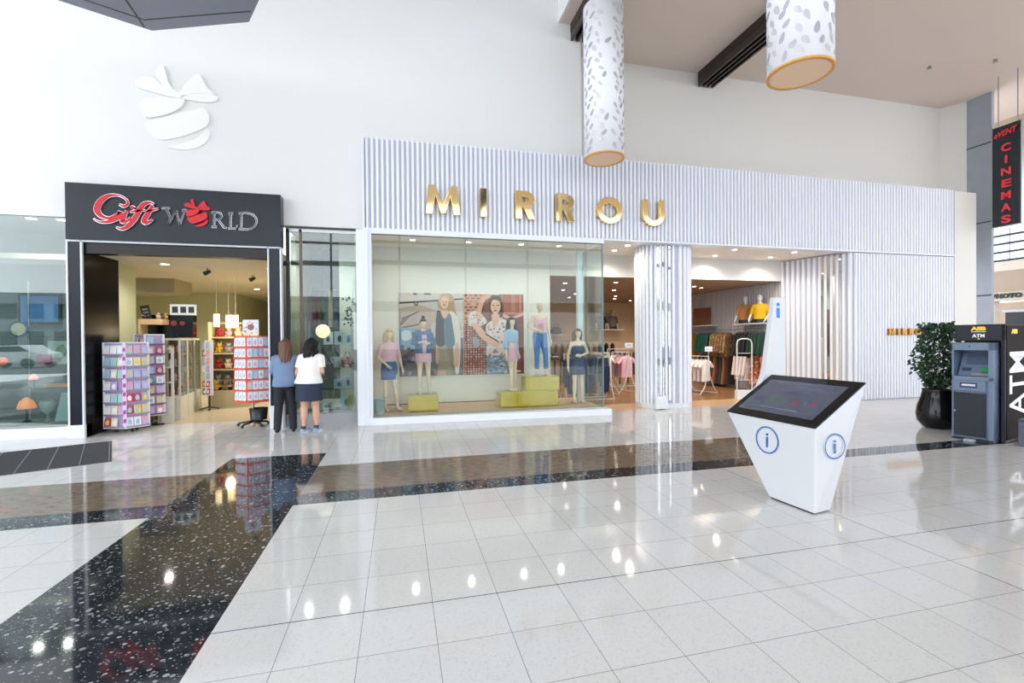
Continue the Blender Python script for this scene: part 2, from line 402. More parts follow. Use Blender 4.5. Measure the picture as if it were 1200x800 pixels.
# ---------------------------------------------------------------- far right background
XW = 19.0
w = MB(); MBE = mat('tan_plaster', (176, 156, 138), .7)
w.box(XW, XW+.3, 9, 13, 3.0, 3.68, MBE); w.box(XW-.02, XW+.3, 9, 13, 3.68, 3.98, mat('cream_plaster', (214, 204, 190), .7))
w.box(XW, XW+.3, 9, 13, 5.05, 5.3, M_WHITE); w.box(XW, XW+.3, 9, 13, 5.3, 8.54, MBE)
w.box(XW-.06, XW+.3, 9, 13, 2.72, 3.0, mat('sign_cream', (206, 196, 178), .6)); w.box(XW+2.5, XW+2.8, 8, 14, 0, 2.8, MBE)
w.box(XW, XW+.25, 10.95, 11.2, 0, 2.75, mat('cream_plaster', (214, 204, 190), .7)); 
struct('wall_far', w, label='tan plaster wall beyond the concrete column')
w = MB(); w.box(XW+.05, XW+.1, 8.2, 10.7, 0, 2.34, M_DARK); w.box(XW, XW+.12, 8.2, 10.75, 2.34, 2.42, M_STEEL)
struct('door_1', w, label='dark shop opening under the photo sign')
w = MB()
for k in range(4): w.box(XW+.02, XW+.1, 9, 13, 4.0+k*.27, 4.06+k*.27, M_NAVY)
for y in (10.6, 11.8, 9.4): w.box(XW+.04, XW+.1, y, y+.05, 3.98, 5.05, M_STEEL)
w.box(XW+.12, XW+.14, 9, 13, 3.98, 5.05, mat('bright_pane', (240, 244, 255), .5, emit=1.1))
struct('window_2', w, label='bright upper window with dark rails')
ps = thing('photo_sign', 'black capital PHOTO lettering on the cream bulkhead behind the cash machine', 'sign', (XW-.08, 10.6, 2.86))
text('PHOTO', .19, M_DARK, frame((0, .38, -.05), (0, -1, 0), (0, 0, 1)), ps, offset=.012, extrude=.015, width=.76)
# cinema sign
cs = thing('cinema_sign', 'tall black hanging sign with red vertical CINEMAS lettering', 'sign', (15.6, 8.74, 4.52))
p = MB(); p.box(0, .12, -.29, .29, 0, 2.65, mat('sign_black', (24, 34, 38), .35)); p.build('panel', None, cs, bevel=.004)
p = MB(); p.box(-.012, .13, .29, .315, -.02, 2.72, M_STEEL); p.box(-.012, .13, -.315, -.29, -.02, 2.66, M_STEEL); p.build('edge_trim', None, cs)
MR = mat('sign_red', (206, 48, 62), .4, emit=.25)
for i, ch in enumerate('CINEMAS'):
    text(ch, .27, MR, frame((-.012, 0, 1.96-i*.315), (0, -1, 0), (0, 0, 1)), cs, offset=.008, extrude=.008, align='CENTER', name='letter', width=(.05 if ch == 'I' else .2))
text('eVENT', .2, MR, frame((-.012, .26, 2.36), (0, -1, 0.12), (0, -.0, 1)), cs, offset=.004, extrude=.006, name='top_lettering', shear=.3, width=.5)
for yy in (-.2, .2): p = MB(); p.tube([(.06, yy, 2.65), (.06, yy, 4.02)], .012, M_STEEL); p.build('hanger_rod', None, cs)

# ---------------------------------------------------------------- dark ceiling beams and canopy
MBM = mat('dark_brown_metal', (52, 40, 38), .4)
def slat_beam(x0, y0, y1, label, n=4):
    t = thing('slatted_beam', label, 'beam', (x0, y0, 8.2), 0, 'dark slatted beams under the ceiling')
    b = MB(); b.box(0, .46, 0, y1-y0, .16, .34, MBM); b.build('beam_body', None, t)
    b = MB()
    for k in range(n): b.box(.01+k*.13, .055+k*.13, -.02, y1-y0+.01, -.02, .16, MBM)
    b.build('slats', None, t)
slat_beam(7.64, -6, 10.57, 'dark brown slatted beam under the beige ceiling between the two pendants')
slat_beam(3.72, -6, 9.58, 'dark brown slatted beam half hidden behind the left patterned pendant')
t = thing('canopy_panel', 'grey folded metal canopy panel hanging at the top left of the white wall', 'canopy', (0, 0, 6.5))
p = MB(); MG = mat('grey_metal_panel', (124, 130, 142), .4)
top = [(-9.2, 5.8), (-3.71, 8.37), (-2.18, 7.81), (-1.9, 7.28), (-1.2, 4.6), (-8.0, 4.2)]
n = len(top); p.add([(x, y, 0) for x, y in top]+[(x, y, .22) for x, y in top], [tuple(range(n)), tuple(range(2*n-1, n-1, -1))]+[(i, i+n, (i+1) % n+n, (i+1) % n) for i in range(n)], MG)
p.build('panel', None, t)
s = MB()
def seam(a, b, w=.02):
    a = Vector(a+(0,)); b = Vector(b+(0,)); d = (b-a).normalized(); q = Vector((-d.y, d.x, 0))*w/2
    v = [a+q, b+q, b-q, a-q]; s.add([(k.x, k.y, -.004) for k in v]+[(k.x, k.y, .01) for k in v], [(0, 1, 2, 3), (0, 4, 5, 1), (1, 5, 6, 2), (2, 6, 7, 3), (3, 7, 4, 0)], M_DARK)
seam((-3.78, 8.30), (-3.45, 4.3), .025); seam((-3.72, 8.12), (-2.08, 7.55), .018); seam((-9.0, 5.6), (-3.72, 8.1), .018)
s.build('seam_lines', None, t)
for x, y in ((-3.6, 7.6), (-2.3, 6.4), (-6.5, 6.0)): h = MB(); h.tube([(x, y, .2), (x, y, 5.5)], .02, M_STEEL); h.build('hanger_rod', None, t)

# wall relief: white gift ball with a ribbon bow
def relief(mb, d, m, parts=None):
    """ribbon ball with bow; unit box about 1 wide x 1.15 tall, origin at centre"""
    raw = [[(528, 332), (545, 308), (590, 304), (628, 330), (662, 350), (700, 356), (702, 378), (650, 375), (590, 363), (540, 351)],
        [(608, 262), (630, 246), (644, 268), (652, 310), (672, 342), (702, 356), (690, 368), (650, 350), (622, 318), (606, 288)],
        [(698, 368), (702, 345), (735, 296), (772, 266), (788, 284), (808, 322), (836, 345), (800, 344), (750, 354)],
        [(704, 378), (722, 362), (770, 347), (820, 343), (848, 356), (840, 374), (800, 384), (750, 383)],
        [(556, 404), (620, 386), (700, 380), (716, 388), (700, 418), (655, 450), (600, 470), (563, 473), (548, 440)],
        [(562, 494), (620, 474), (690, 444), (745, 426), (788, 410), (812, 440), (806, 482), (770, 510), (710, 540), (650, 560), (612, 562), (574, 532)],
        [(645, 590), (700, 572), (760, 544), (800, 502), (816, 517), (800, 556), (760, 586), (710, 598), (668, 598)]]
    P = [spline([((x-683)/335, (422-y)/335) for x, y in q], 5, True) for q in raw]
    for i, q in enumerate(P):
        if parts is None or i in parts: mb.prism(q, -d*(1, .8, .9, .7, 1, .75, .5)[i], m)
rl = MB(); relief(rl, .045, mat('relief_white', (240, 240, 240), .5))
for i, v in enumerate(rl.v): rl.v[i] = (v[0]*1.36, v[1], v[2]*1.40)
tag(rl.build('wall_relief', loc=(-3.88, 9.6, 5.86)), 'white raised ribbon and bow emblem on the white wall above the gift shop', 'wall emblem')

# ---------------------------------------------------------------- pendants
MPEND = mat('pendant_white', (242, 243, 248), .45)
MLEAF = mat('pendant_leaf', (178, 178, 188), .35, .2); MLEAFB = mat('pendant_leaf_brown', (206, 206, 212), .3, .3)
def leaf_on_cyl(mb, a, z, L, W, th, r, m):
    pts = []
    for q in range(10):
        u = q/10*2*PI; x = math.cos(u)*L/2; y = math.sin(u)*W/2*(1-.35*math.cos(u))
        pts.append((x*math.cos(th)-y*math.sin(th), x*math.sin(th)+y*math.cos(th)))
    v = [((r+.004)*math.cos(a+p[0]/r), (r+.004)*math.sin(a+p[0]/r), z+p[1]) for p in pts]
    c = ((r+.007)*math.cos(a), (r+.007)*math.sin(a), z)
    mb.add(v+[c], [(i, (i+1) % 10, 10) for i in range(10)], m, True)
def pendant(x, y, zb, label, seed):
    t = thing('cylinder_pendant', label, 'pendant lamp', (x, y, zb), 0, 'patterned cylinder pendants')
    r = .38; H = 8.54-zb
    b = MB(); n = 64
    b.loft([[(q*math.cos(2*PI*k/n), q*math.sin(2*PI*k/n), z) for k in range(n)] for q, z in ((r-.02, .02), (r, .02), (r, H-.6), (r-.02, H-.6))], MPEND, True, False)
    rr = random.Random(seed); lf = b
    for row in range(int((H-.7)/.13)):
        for k in range(13):
            a = 2*PI*(k+.5*(row % 2))/13+rr.uniform(-.1, .1); z = .12+row*.13+rr.uniform(-.03, .03)
            if (k % 5) == 4 and rr.random() < .8: continue
            leaf_on_cyl(lf, a, z, rr.uniform(.11, .155), rr.uniform(.05, .075), rr.uniform(.5, 1.4)*(1 if k % 2 else -1), r, MLEAF if k % 2 else MLEAFB)
    b.build('shade', None, t)
    b = MB(); b.loft([[(q*math.cos(2*PI*k/n), q*math.sin(2*PI*k/n), z) for k in range(n)] for q, z in ((r+.004, .03), (r+.004, 0), (r-.035, 0), (r-.035, .03))], mat('pendant_ring', (222, 160, 70), .35), True, False); b.build('bottom_ring', None, t)
    b = MB(); b.cyl((0, 0, .008), r-.035, .01, mat('pendant_diffuser', (228, 196, 168), .6, emit=.12), 48); b.build('diffuser', None, t)
    b = MB(); b.tube([(0, 0, H-.7), (0, 0, H)], .02, M_STEEL); b.cyl((0, 0, H-.04), .1, .04, M_STEEL, 20); b.build('suspension', None, t)
pendant(3.86, 8.21, 5.06, 'white leaf patterned cylinder pendant farther away, in front of the ribbed fascia', 3)
pendant(5.11, 4.97, 5.05, 'white leaf patterned cylinder pendant nearer the viewer, under the beige ceiling', 5)

# ================================================================ RIBBED SHOPFRONT
t = thing('ribbed_fascia', 'long white vertically ribbed fascia band carrying the gold shop letters', 'fascia', (0, 9.22, 0))
b = MB(); b.box(-.63, 14.5, .04, .37, 3.78, 5.5, M_RIBBACK); b.build('backing_board', None, t)
b = MB(); ribs(b, (-.62, .04), (14.5, .04), 3.77, 5.52, .0955, .052, .045, M_RIB); b.build('battens', None, t)
b = MB(); b.box(-.66, 14.5, -.01, .3, 3.745, 3.778, M_FRAME); b.box(-.66, -.62, -.02, .37, 3.77, 5.52, M_FRAME); b.build('edge_trim', None, t)
# gold letters
def glyph(ch, w, h, s):
    mb = MB(); d = .11
    if ch == 'I': mb.prism([(0, 0), (s, 0), (s, h), (0, h)], -d, None)
    elif ch == 'M':
        a = w*.12
        mb.prism([(0, 0), (s*.9, 0), (a+s*.85, h*.62), (w/2-s*.32, h*.04), (w/2+s*.32, h*.04), (w-a-s*.85, h*.62), (w-s*.9, 0), (w, 0), (w-a*.75, h), (w-a*.75-s*.8, h), (w/2, h*.38), (a*.75+s*.8, h), (a*.75, h)], -d, None)
    elif ch == 'R':
        mb.prism([(0, 0), (s, 0), (s, h), (0, h)], -d, None)
        rv = (.60*h-s)/2; cz = h-s/2-rv; cx = w*.5
        stroke(mb, [(s*.9, h-s/2), (cx, h-s/2)]+arc(cx, cz, w-s/2-cx, rv, PI/2, -PI/2, 16)[1:-1]+[(cx, cz-rv), (s*.9, cz-rv)], s, d*.98, None)
        mb.prism([(w*.38, cz-rv), (w*.38+s*1.1, cz-rv), (w*1.02, 0), (w*1.02-s*1.15, 0)], -d*.96, None)
    elif ch == 'O': stroke(mb, arc(w/2, h/2, w/2-s/2, h/2-s/2, 0, 2*PI, 40)[:-1], s, d, None, closed=True)
    elif ch == 'U': stroke(mb, [(s/2, h), (s/2, w/2)]+arc(w/2, w/2, w/2-s/2, w/2-s/2, PI, 2*PI, 20)[1:-1]+[(w-s/2, w/2), (w-s/2, h)], s, d, None)
    return mb
t = thing('shop_sign', 'large gold MIRROU lettering across the white ribbed fascia', 'sign', (0, 9.214, 4.08))
for ch, x, w_ in (('M', .52, .68), ('I', 1.60, .15), ('R', 2.33, .40), ('R', 3.20, .40), ('O', 4.12, .58), ('U', 5.19, .53)):
    g = glyph(ch, w_, .57, .125 if ch != 'M' else .14); g.build('letter', M_GOLD, t, (x, 0, 0), bevel=.008)
t = thing('small_shop_sign', 'small gold MIRROU lettering on the ribbed wall, partly behind the potted plant', 'sign', (12.17, 9.214, 1.64))
for ch, x, w_ in (('M', 0, .20), ('I', .30, .05), ('R', .45, .13), ('R', .68, .13), ('O', .9, .18), ('U', 1.18, .16)):
    g = glyph(ch, w_, .17, .045)
    g.v = [(v[0], v[1]*.5, v[2]) for v in g.v]; g.build('letter', mat('bronze_gold', (176, 128, 60), .4, 1.0), t, (x, 0, 0))

# right ribbed wall and its angled return
w = MB(); w.box(11.15, 14.51, 9.26, 9.4, 0, 3.735, M_RIBBACK); ribs(w, (11.15, 9.26), (14.5, 9.26), 0.02, 3.72, .0955, .052, .045, M_RIB)
struct('wall_ribbed', w, label='white ribbed wall right of the shop entrance')
w = MB(); RA, RB = (10.62, 11.0), (11.15, 9.26)
M = frame((RA[0], RA[1], 0), (RB[0]-RA[0], RB[1]-RA[1], 0), (0, 0, 1))
LL = math.hypot(RB[0]-RA[0], RB[1]-RA[1]); 
w.box(0, LL, 0, 3.76, -.12, 0, M_RIBBACK, M)
ribs(w, RA, RB, 0, 3.74, .14, .08, .06, M_RIB)
struct('wall_return', w, label='angled white ribbed return wall of the entrance')
ms = MB()
for k in (7, 8, 9, 10): ms.box(.14*k+.11, .14*k+.175, .02, 3.7, .002, .058, M_CHROME, M)
tag(ms.build('mirror_strips'), 'narrow mirror strips between the battens of the angled ribbed wall', 'mirror')
w = MB(); w.box(10.64, 10.8, 11.0, 19, 0, 3.2, M_RIBBACK); ribs(w, (10.64, 19), (10.64, 11.0), 0, 3.19, .105, .05, .04, mat('batten_inside', (206, 204, 204), .5))
struct('wall_shop_right', w, label='grey ribbed side wall inside the fashion shop')
# soffit, bulkhead, shop ceiling, back wall
w = MB(); MS = mat('soffit_white', (244, 240, 234), .6); w.box(-.6, 11.2, 9.61, 10.98, 3.77, 3.83, MS); w.box(4.2, 10.7, 10.95, 11.05, 3.2, 3.8, mat('bulkhead_white', (226, 226, 224), .6)); w.box(3.67, 4.2, 10.95, 11.05, 3.2, 3.8, mat('bulkhead_white', (226, 226, 224), .6))
struct('ceiling_entrance', w, label='white entrance soffit and bulkhead')
w = MB(); w.box(-.7, 10.8, 11.0, 19.2, 3.2, 3.3, mat('shop_ceiling', (172, 148, 126), .7)); struct('ceiling_shop', w, label='brown ceiling inside the fashion shop')
w = MB(); MBK = mat('shop_back_wall', (224, 196, 160), .7); w.box(-.7, 10.8, 19, 19.2, 0, 3.3, MBK); w.box(-.8, -.65, 9.9, 19.2, 0, 3.9, M_WARM)
struct('wall_shop_back', w, label='warm back wall of the fashion shop')
# window display: panel, platform, frame, glass
w = MB(); MP = mat('display_panel', (226, 228, 222), .6); w.box(-.6, 3.66, 10.95, 11.05, .15, 3.77, MP); struct('wall_display', w, label='pale back panel of the display window')
w = MB(); w.box(-.62, -.56, 9.4, 10.95, .15, 3.77, mat('display_side', (226, 196, 160), .5)); struct('wall_display_side', w, label='tan side wall of the display window')
w = MB(); w.box(-.6, 4.3, 9.3, 10.95, .0, .13, M_WOOD); w.box(-.6, 4.32, 9.24, 9.45, .13, .15, mat('platform_edge', (168, 164, 150), .4)); tag(w.build('display_platform'), 'low timber display platform inside the shop window', 'platform')
t = thing('display_window', 'big glazed display window of the fashion shop with white frame', 'shop window', (0, 9.22, 0))
b = MB(); b.box(-.78, -.5, -.04, .3, 0, 3.74, M_FRAME); b.box(-.62, -.56, -.07, -.04, 0, 3.74, M_FRAME); b.build('frame_post', None, t, bevel=.006)
b = MB(); b.add([(-.78, .1, 0), (-.6, -.06, 0), (4.35, -.28, 0), (4.35, .12, 0), (-.78, .1, .14), (-.6, -.06, .14), (4.35, -.28, .14), (4.35, .12, .14)], [(3, 2, 1, 0), (4, 5, 6, 7), (0, 1, 5, 4), (1, 2, 6, 5), (2, 3, 7, 6), (3, 0, 4, 7)], M_FRAME); b.build('sill', None, t, bevel=.005)
b = MB(); b.box(-.5, 4.3, -.03, .1, 3.67, 3.74, M_FRAME); b.box(-.5, 4.3, .02, .06, 3.66, 3.675, mat('gasket', (120, 116, 104), .6)); b.build('head_rail', None, t)
for x0, x1 in ((-.5, 1.085), (1.09, 2.68), (2.685, 4.28)):
    b = MB(); b.box(x0, x1, -.006, .006, .14, 3.67, M_GLASS); b.build('pane', None, t)
b = MB(); b.box(4.27, 4.282, .01, 1.1, .14, 3.67, M_GLASSS); b.build('pane', None, t)
b = MB(); b.box(4.262, 4.29, -.012, .012, .14, 3.67, mat('glass_edge', (96, 128, 132), .2)); b.build('corner_seal', None, t)
b = MB(); b.box(4.15, 4.3, 1.1, 1.22, .13, 3.7, mat('pale_blue_post', (206, 222, 230), .3)); b.build('frame_post', None, t)

# the ribbed rounded pillar
t = thing('ribbed_pillar', 'white rounded ribbed pillar standing in the shop entrance', 'pillar', (6.12, 9.85, 0))
b = MB(); n = 40
def capsule(rx, ry, inset=0):
    out = []
    for k in range(n):
        a = 2*PI*k/n; c_, s_ = math.cos(a), math.sin(a)
        out.append((math.copysign(abs(c_)**.75, c_)*(rx-inset), math.copysign(abs(s_)**.75, s_)*(ry-inset)))
    return out
b.loft([[(x, y, z) for x, y in capsule(.6, .42)] for z in (.12, 3.765)], M_RIBBACK, True); b.build('core', None, t)
b = MB(); ms = MB(); N_ = 30; per = []
for k in range(N_):
    a = 2*PI*(k+.5)/N_; c_, s_ = math.cos(a), math.sin(a)
    px, py = math.copysign(abs(c_)**.75, c_)*.6, math.copysign(abs(s_)**.75, s_)*.42
    nrm = Vector((c_*.42, s_*.6, 0)).normalized(); tan = Vector((-nrm.y, nrm.x, 0))
    for z0, z1, mm, ww, dd, tgt in ((.12, 3.76, M_RIB, .062, .055, b),):
        cc = Vector((px, py, 0)); prof = [(-ww/2, -.01), (-ww/2, dd*.6), (-ww/4, dd), (ww/4, dd), (ww/2, dd*.6), (ww/2, -.01)]
        tgt.loft([[tuple(cc+tan*q+nrm*e+Vector((0, 0, z))) for q, e in prof] for z in (z0, z1)], mm, False)
b.build('battens', None, t)
for k in (20.0, 21.0, 22.0):
    a = 2*PI*k/N_; c_, s_ = math.cos(a), math.sin(a); px, py = math.copysign(abs(c_)**.75, c_)*.6, math.copysign(abs(s_)**.75, s_)*.42
    nrm = Vector((c_*.42, s_*.6, 0)).normalized(); tan = Vector((-nrm.y, nrm.x, 0)); cc = Vector((px, py, 0))
    ms.loft([[tuple(cc+tan*q+nrm*e+Vector((0, 0, z))) for q, e in ((-.022, .0), (-.022, .05), (.022, .05), (.022, 0))] for z in (.2, 3.72)], M_CHROME, False)
ms.build('mirror_strips', None, t)
b = MB(); b.loft([[(x, y, z) for x, y in capsule(.65, .47)] for z in (0, .12)], M_FRAME, True); b.build('plinth', None, t)
b = MB(); b.box(-.52, -.22, -.56, -.47, 0.02, .3, M_FRAME); b.build('kick_plate', None, t, bevel=.004)
M_END = None

# ================================================================ GIFT SHOP FRONT
t = thing('gift_shop_portal', 'dark blue-black portal frame around the gift shop entrance', 'shop front', (0, 9.45, 0))
b = MB(); b.box(-5.46, -5.28, -.03, .1, .22, 3.38, M_NAVY); b.build('left_pilaster', None, t)
b = MB(); b.box(-2.34, -2.15, -.03, .1, .42, 3.38, M_NAVY); b.build('right_pilaster', None, t)
b = MB(); b.box(-5.5, -5.25, -.05, .15, 0, .22, M_FRAME); b.build('pilaster_base', None, t)
b = MB(); b.box(-2.36, -2.13, -.05, .15, 0, .42, M_FRAME); b.build('pilaster_base', None, t)
b = MB()
for x in (-5.475, -5.27, -2.355, -2.145): b.box(x-.012, x+.012, -.045, .1, .2, 3.38, M_FRAME)
b.box(-5.47, -2.14, -.045, .0, 3.355, 3.385, M_FRAME); b.build('metal_edging', None, t)
b = MB(); b.box(-5.38, -5.25, .0, 1.0, 0, 3.36, mat('reveal_black', (10, 10, 12), .25, spec=.12)); b.build('left_reveal', None, t)
b = MB(); b.box(-2.36, -2.22, .1, 1.0, 0, 3.36, M_BLACK); b.build('right_reveal', None, t)
b = MB(); b.box(-5.25, -2.36, .02, .2, 3.17, 3.36, mat('reveal_ceiling', (24, 18, 18), .2, spec=.3)); b.build('head_reveal', None, t)
t = thing('gift_shop_sign', 'dark glossy sign box reading Gift WORLD in red script and black letters', 'sign', (0, 9.38, 0))
b = MB(); b.box(-5.46, -2.12, -.02, .2, 3.385, 4.345, M_NAVY); b.build('sign_box', None, t, bevel=.004)
def UZ(U, V):
    Vt = -46+.055*U; Vb = 331+.029*U
    return (-5.08+(U-51)*.00232, 4.34-(V-Vt)/(Vb-Vt)*.97)
MEDGE = mat('silver_edge', (210, 212, 220), .2, .9)
def script(name, pts, ws, par, d=.05, m=M_RED, cl=False):
    p = [UZ(*q) for q in pts]; q = spline([(a[0], a[1]) for a in p], 5, cl); k = len(q)
    ww = []
    for i in range(k):
        u = i/(k-1)*(len(ws)-1); j = min(int(u), len(ws)-2); ww.append((ws[j]+(ws[j+1]-ws[j])*(u-j))*.00236)
    mb = MB(); stroke(mb, q, [x+.018 for x in ww], d-.012, MEDGE); stroke(mb, q, ww, d, m)
    return mb.build(name, None, par, (0, -.02, 0))
script('letter', [(232, 95), (262, 108), (288, 90), (272, 58), (222, 36), (160, 42), (112, 80), (92, 130), (118, 172), (168, 186), (222, 160), (238, 146), (222, 182), (170, 208), (110, 212), (70, 190)], [8, 16, 14, 8, 10, 22, 34, 36, 28, 16, 12, 26, 30, 22, 10, 4], t)
script('letter', [(282, 138), (262, 170), (252, 208), (285, 200), (305, 180)], [10, 28, 30, 14, 6], t)
script('letter', [(308, 122), (318, 116), (332, 122)], [18, 24, 16], t)
script('letter', [(455, 95), (430, 82), (392, 92), (362, 130), (335, 180), (300, 225), (255, 256), (210, 246)], [8, 14, 26, 30, 30, 28, 20, 6], t)
script('letter', [(300, 146), (345, 138), (400, 134)], [6, 16, 6], t)
script('letter', [(448, 100), (420, 148), (390, 200), (400, 216), (432, 204), (445, 190)], [12, 28, 32, 24, 12, 5], t)
script('letter', [(400, 142), (440, 134), (484, 122)], [6, 16, 6], t)
MLET = mat('letter_gloss_black', (30, 32, 40), .1, coat=.8)
for pl in ([[(505, 118), (560, 118)], [(535, 120), (560, 175), (548, 226)], [(548, 226), (580, 165), (600, 132)], [(600, 132), (625, 225)], [(625, 225), (655, 130)], [(640, 130), (672, 130)]],
           [[(858, 145), (856, 238)], [(838, 240), (876, 240)], [(838, 145), (885, 145), (905, 155), (908, 175), (890, 190), (862, 192)], [(885, 192), (925, 244), (945, 246)]],
           [[(955, 150), (992, 150)], [(972, 150), (970, 246)], [(952, 248), (1005, 250), (1018, 226)]],
           [[(1028, 150), (1085, 148), (1130, 160), (1155, 195), (1140, 235), (1095, 254), (1025, 252)], [(1048, 150), (1045, 252)]]):
    mb = MB()
    for s_ in pl:
        q = [UZ(*a) for a in s_]
        if len(q) > 3: q = spline(q, 4)
        stroke(mb, q, .034, .03, MEDGE); stroke(mb, q, .022, .045, MLET)
    mb.build('letter', None, t, (0, -.02, 0))
rl = MB(); relief(rl, .05, M_RED); rl.v = [(v[0]*.42, v[1], v[2]*.46) for v in rl.v]; c0 = UZ(741, 148); rl.build('bow_emblem', None, t, (c0[0], -.02, c0[1]))
# left display window of the gift shop
t = thing('gift_window', 'glazed display window of the gift shop at the left edge', 'shop window', (0, 9.6, 0))
b = MB(); b.box(-16, -5.5, -.06, .2, 0, .18, M_FRAME); b.build('sill', None, t)
b = MB(); b.box(-16, -5.5, -.03, .05, 3.8, 3.85, M_FRAME); b.box(-5.56, -5.5, -.03, .05, .18, 3.83, M_FRAME); b.box(-9.3, -9.24, -.03, .05, .18, 3.83, M_FRAME); b.build('frame', None, t)
for x0, x1 in ((-16, -9.3), (-9.24, -5.56)):
    b = MB(); b.box(x0, x1, 0, .012, .18, 3.8, M_GLASSL); b.build('pane', None, t)
MGW = mat('gift_wall', (196, 196, 158), .7); MGC = mat('gift_ceiling', (214, 202, 178), .7)
w = MB(); w.box(-16, -5.5, 11.3, 11.4, 0, 3.83, mat('gift_window_back', (110, 122, 122), .6)); w.box(-5.6, -5.5, 9.62, 11.4, 0, 3.83, mat('gift_window_back', (110, 122, 122), .6))
struct('wall_gift_window', w)
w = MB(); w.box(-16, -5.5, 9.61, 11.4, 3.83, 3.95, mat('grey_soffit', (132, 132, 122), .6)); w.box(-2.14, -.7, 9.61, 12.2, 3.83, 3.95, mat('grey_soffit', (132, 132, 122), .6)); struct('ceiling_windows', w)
# gift shop interior shell
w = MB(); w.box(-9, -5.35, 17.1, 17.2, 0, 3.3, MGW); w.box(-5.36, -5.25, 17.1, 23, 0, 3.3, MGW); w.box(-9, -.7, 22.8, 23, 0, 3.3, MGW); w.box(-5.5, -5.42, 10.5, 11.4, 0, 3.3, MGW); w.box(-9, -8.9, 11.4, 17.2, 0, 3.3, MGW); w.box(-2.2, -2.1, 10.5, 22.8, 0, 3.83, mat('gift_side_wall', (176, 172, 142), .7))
struct('wall_gift_shop', w, label='green-beige walls inside the gift shop')
w = MB(); w.box(-5.25, -2.36, 9.66, 10.5, 3.2, 3.3, MGC); w.box(-9, -2.1, 10.5, 23, 3.2, 3.3, MGC); w.box(-9, -5.45, 13.2, 14.2, 2.85, 3.2, mat('gift_bulkhead', (170, 160, 132), .7)); struct('ceiling_gift_shop', w, label='beige ceiling inside the gift shop')
# right glass display of the gift shop
t = thing('gift_side_window', 'tall glazed display window between the gift shop entrance and the white post', 'shop window', (0, 9.75, 0))
b = MB(); b.box(-2.1, -.82, -.01, .002, .2, 3.75, M_GLASSL); b.build('pane', None, t)
b = MB(); b.box(-2.13, -.8, -.06, .15, 0, .2, mat('grey_stone_sill', (176, 178, 182), .3)); b.build('sill', None, t)
b = MB(); b.box(-2.12, -2.06, -.03, .03, .2, 3.8, M_DARK); b.box(-1.88, -1.83, -.03, .03, .2, 3.8, mat('bronze_frame', (92, 82, 70), .3, .5)); b.box(-2.12, -.8, -.03, .03, 3.75, 3.82, M_STEEL); b.build('frame', None, t)
w = MB(); w.box(-.86, -.8, 9.78, 12.2, 0, 3.83, mat('side_pale', (206, 210, 200), .6)); w.box(-1.3, -.82, 11.0, 11.05, 0, 3.83, mat('side_pale', (206, 210, 200), .6)); w.box(-2.1, -1.3, 12.1, 12.2, 0, 3.83, mat('gift_window_back', (110, 122, 122), .6)); w.box(-2.1, -.8, 9.8, 12.1, .0, .19, M_WARM); struct('wall_side_window', w)

# ---------------------------------------------------------------- floor mat
ang = math.atan2(1.0, 2.25)
t = thing('entrance_mat', 'dark grey ribbed entrance mat let into the white floor at the left', 'mat', (-4.62, 8.94, 0), 0)
dx = Vector((-1.16, -.5, 0)).normalized(); dy = Vector((.78, -1.52, 0)).normalized(); M = Matrix((dx, dy, dx.cross(dy))).transposed().to_4x4()
b = MB(); b.box(0, 4.5, 0, 1.7, -.006, .004, mat('mat_grey', (120, 122, 126), .8), M); b.build('mat_base', None, t)
b = MB()
for k in range(34): b.box(0, 4.5, .012+k*.05, .04+k*.05, -.011, -.003, mat('mat_rib', (64, 66, 70), .9), M)
for k in range(16): b.box(.02+k*.3, .035+k*.3, 0, 1.7, -.013, -.003, mat('mat_strip', (104, 106, 110), .6), M)
b.v = [(v[0], v[1], abs(v[2])) for v in b.v]; b.build('ribs', None, t)

# ================================================================ INFORMATION KIOSK
A = Vector((3.70, 3.44, .79)); B = Vector((3.61, 4.50, .79)); C = Vector((4.20, 4.48, 1.19)); D = Vector((4.29, 3.44, 1.19))
P1 = Vector((3.64, 3.93, 0)); P2 = Vector((3.685, 3.44, 0)); P3 = Vector((3.91, 3.48, 0)); P4 = Vector((3.87, 3.95, 0))
t = thing('information_kiosk', 'white tapered information kiosk with tilted touch screen standing on the tiled floor', 'information kiosk', (3.78, 3.7, 0))
o0 = Vector((3.78, 3.7, 0)); MK = mat('kiosk_white', (208, 210, 214), .3)
b = MB(); vv = [p-o0 for p in (P1, P2, P3, P4, B, A, D, C)]; up = Vector((0, 0, .03))
for i in range(4): vv[i] = vv[i]+up*.4
b.add(vv, [(0, 1, 2, 3)][::-1] and [(0, 3, 2, 1), (4, 5, 6, 7), (0, 1, 5, 4), (1, 2, 6, 5), (2, 3, 7, 6), (3, 0, 4, 7)], MK)
b.build('body', None, t, bevel=.012)
b = MB(); q = [P1, P2, P3, P4]; cc = sum(q, Vector())/4
b.add([(p+(cc-p)*.08)-o0 for p in q]+[(p+(cc-p)*.08)-o0+Vector((0, 0, .014)) for p in q], [(0, 3, 2, 1), (4, 5, 6, 7), (0, 1, 5, 4), (1, 2, 6, 5), (2, 3, 7, 6), (3, 0, 4, 7)], M_DARK); b.build('foot', None, t)
def bil(u, v, h=0):
    p = (A*(1-u)+B*u)*(1-v)+(D*(1-u)+C*u)*v; nrm = (D-A).cross(B-A).normalized()
    if nrm.z < 0: nrm = -nrm
    return p+nrm*h-o0
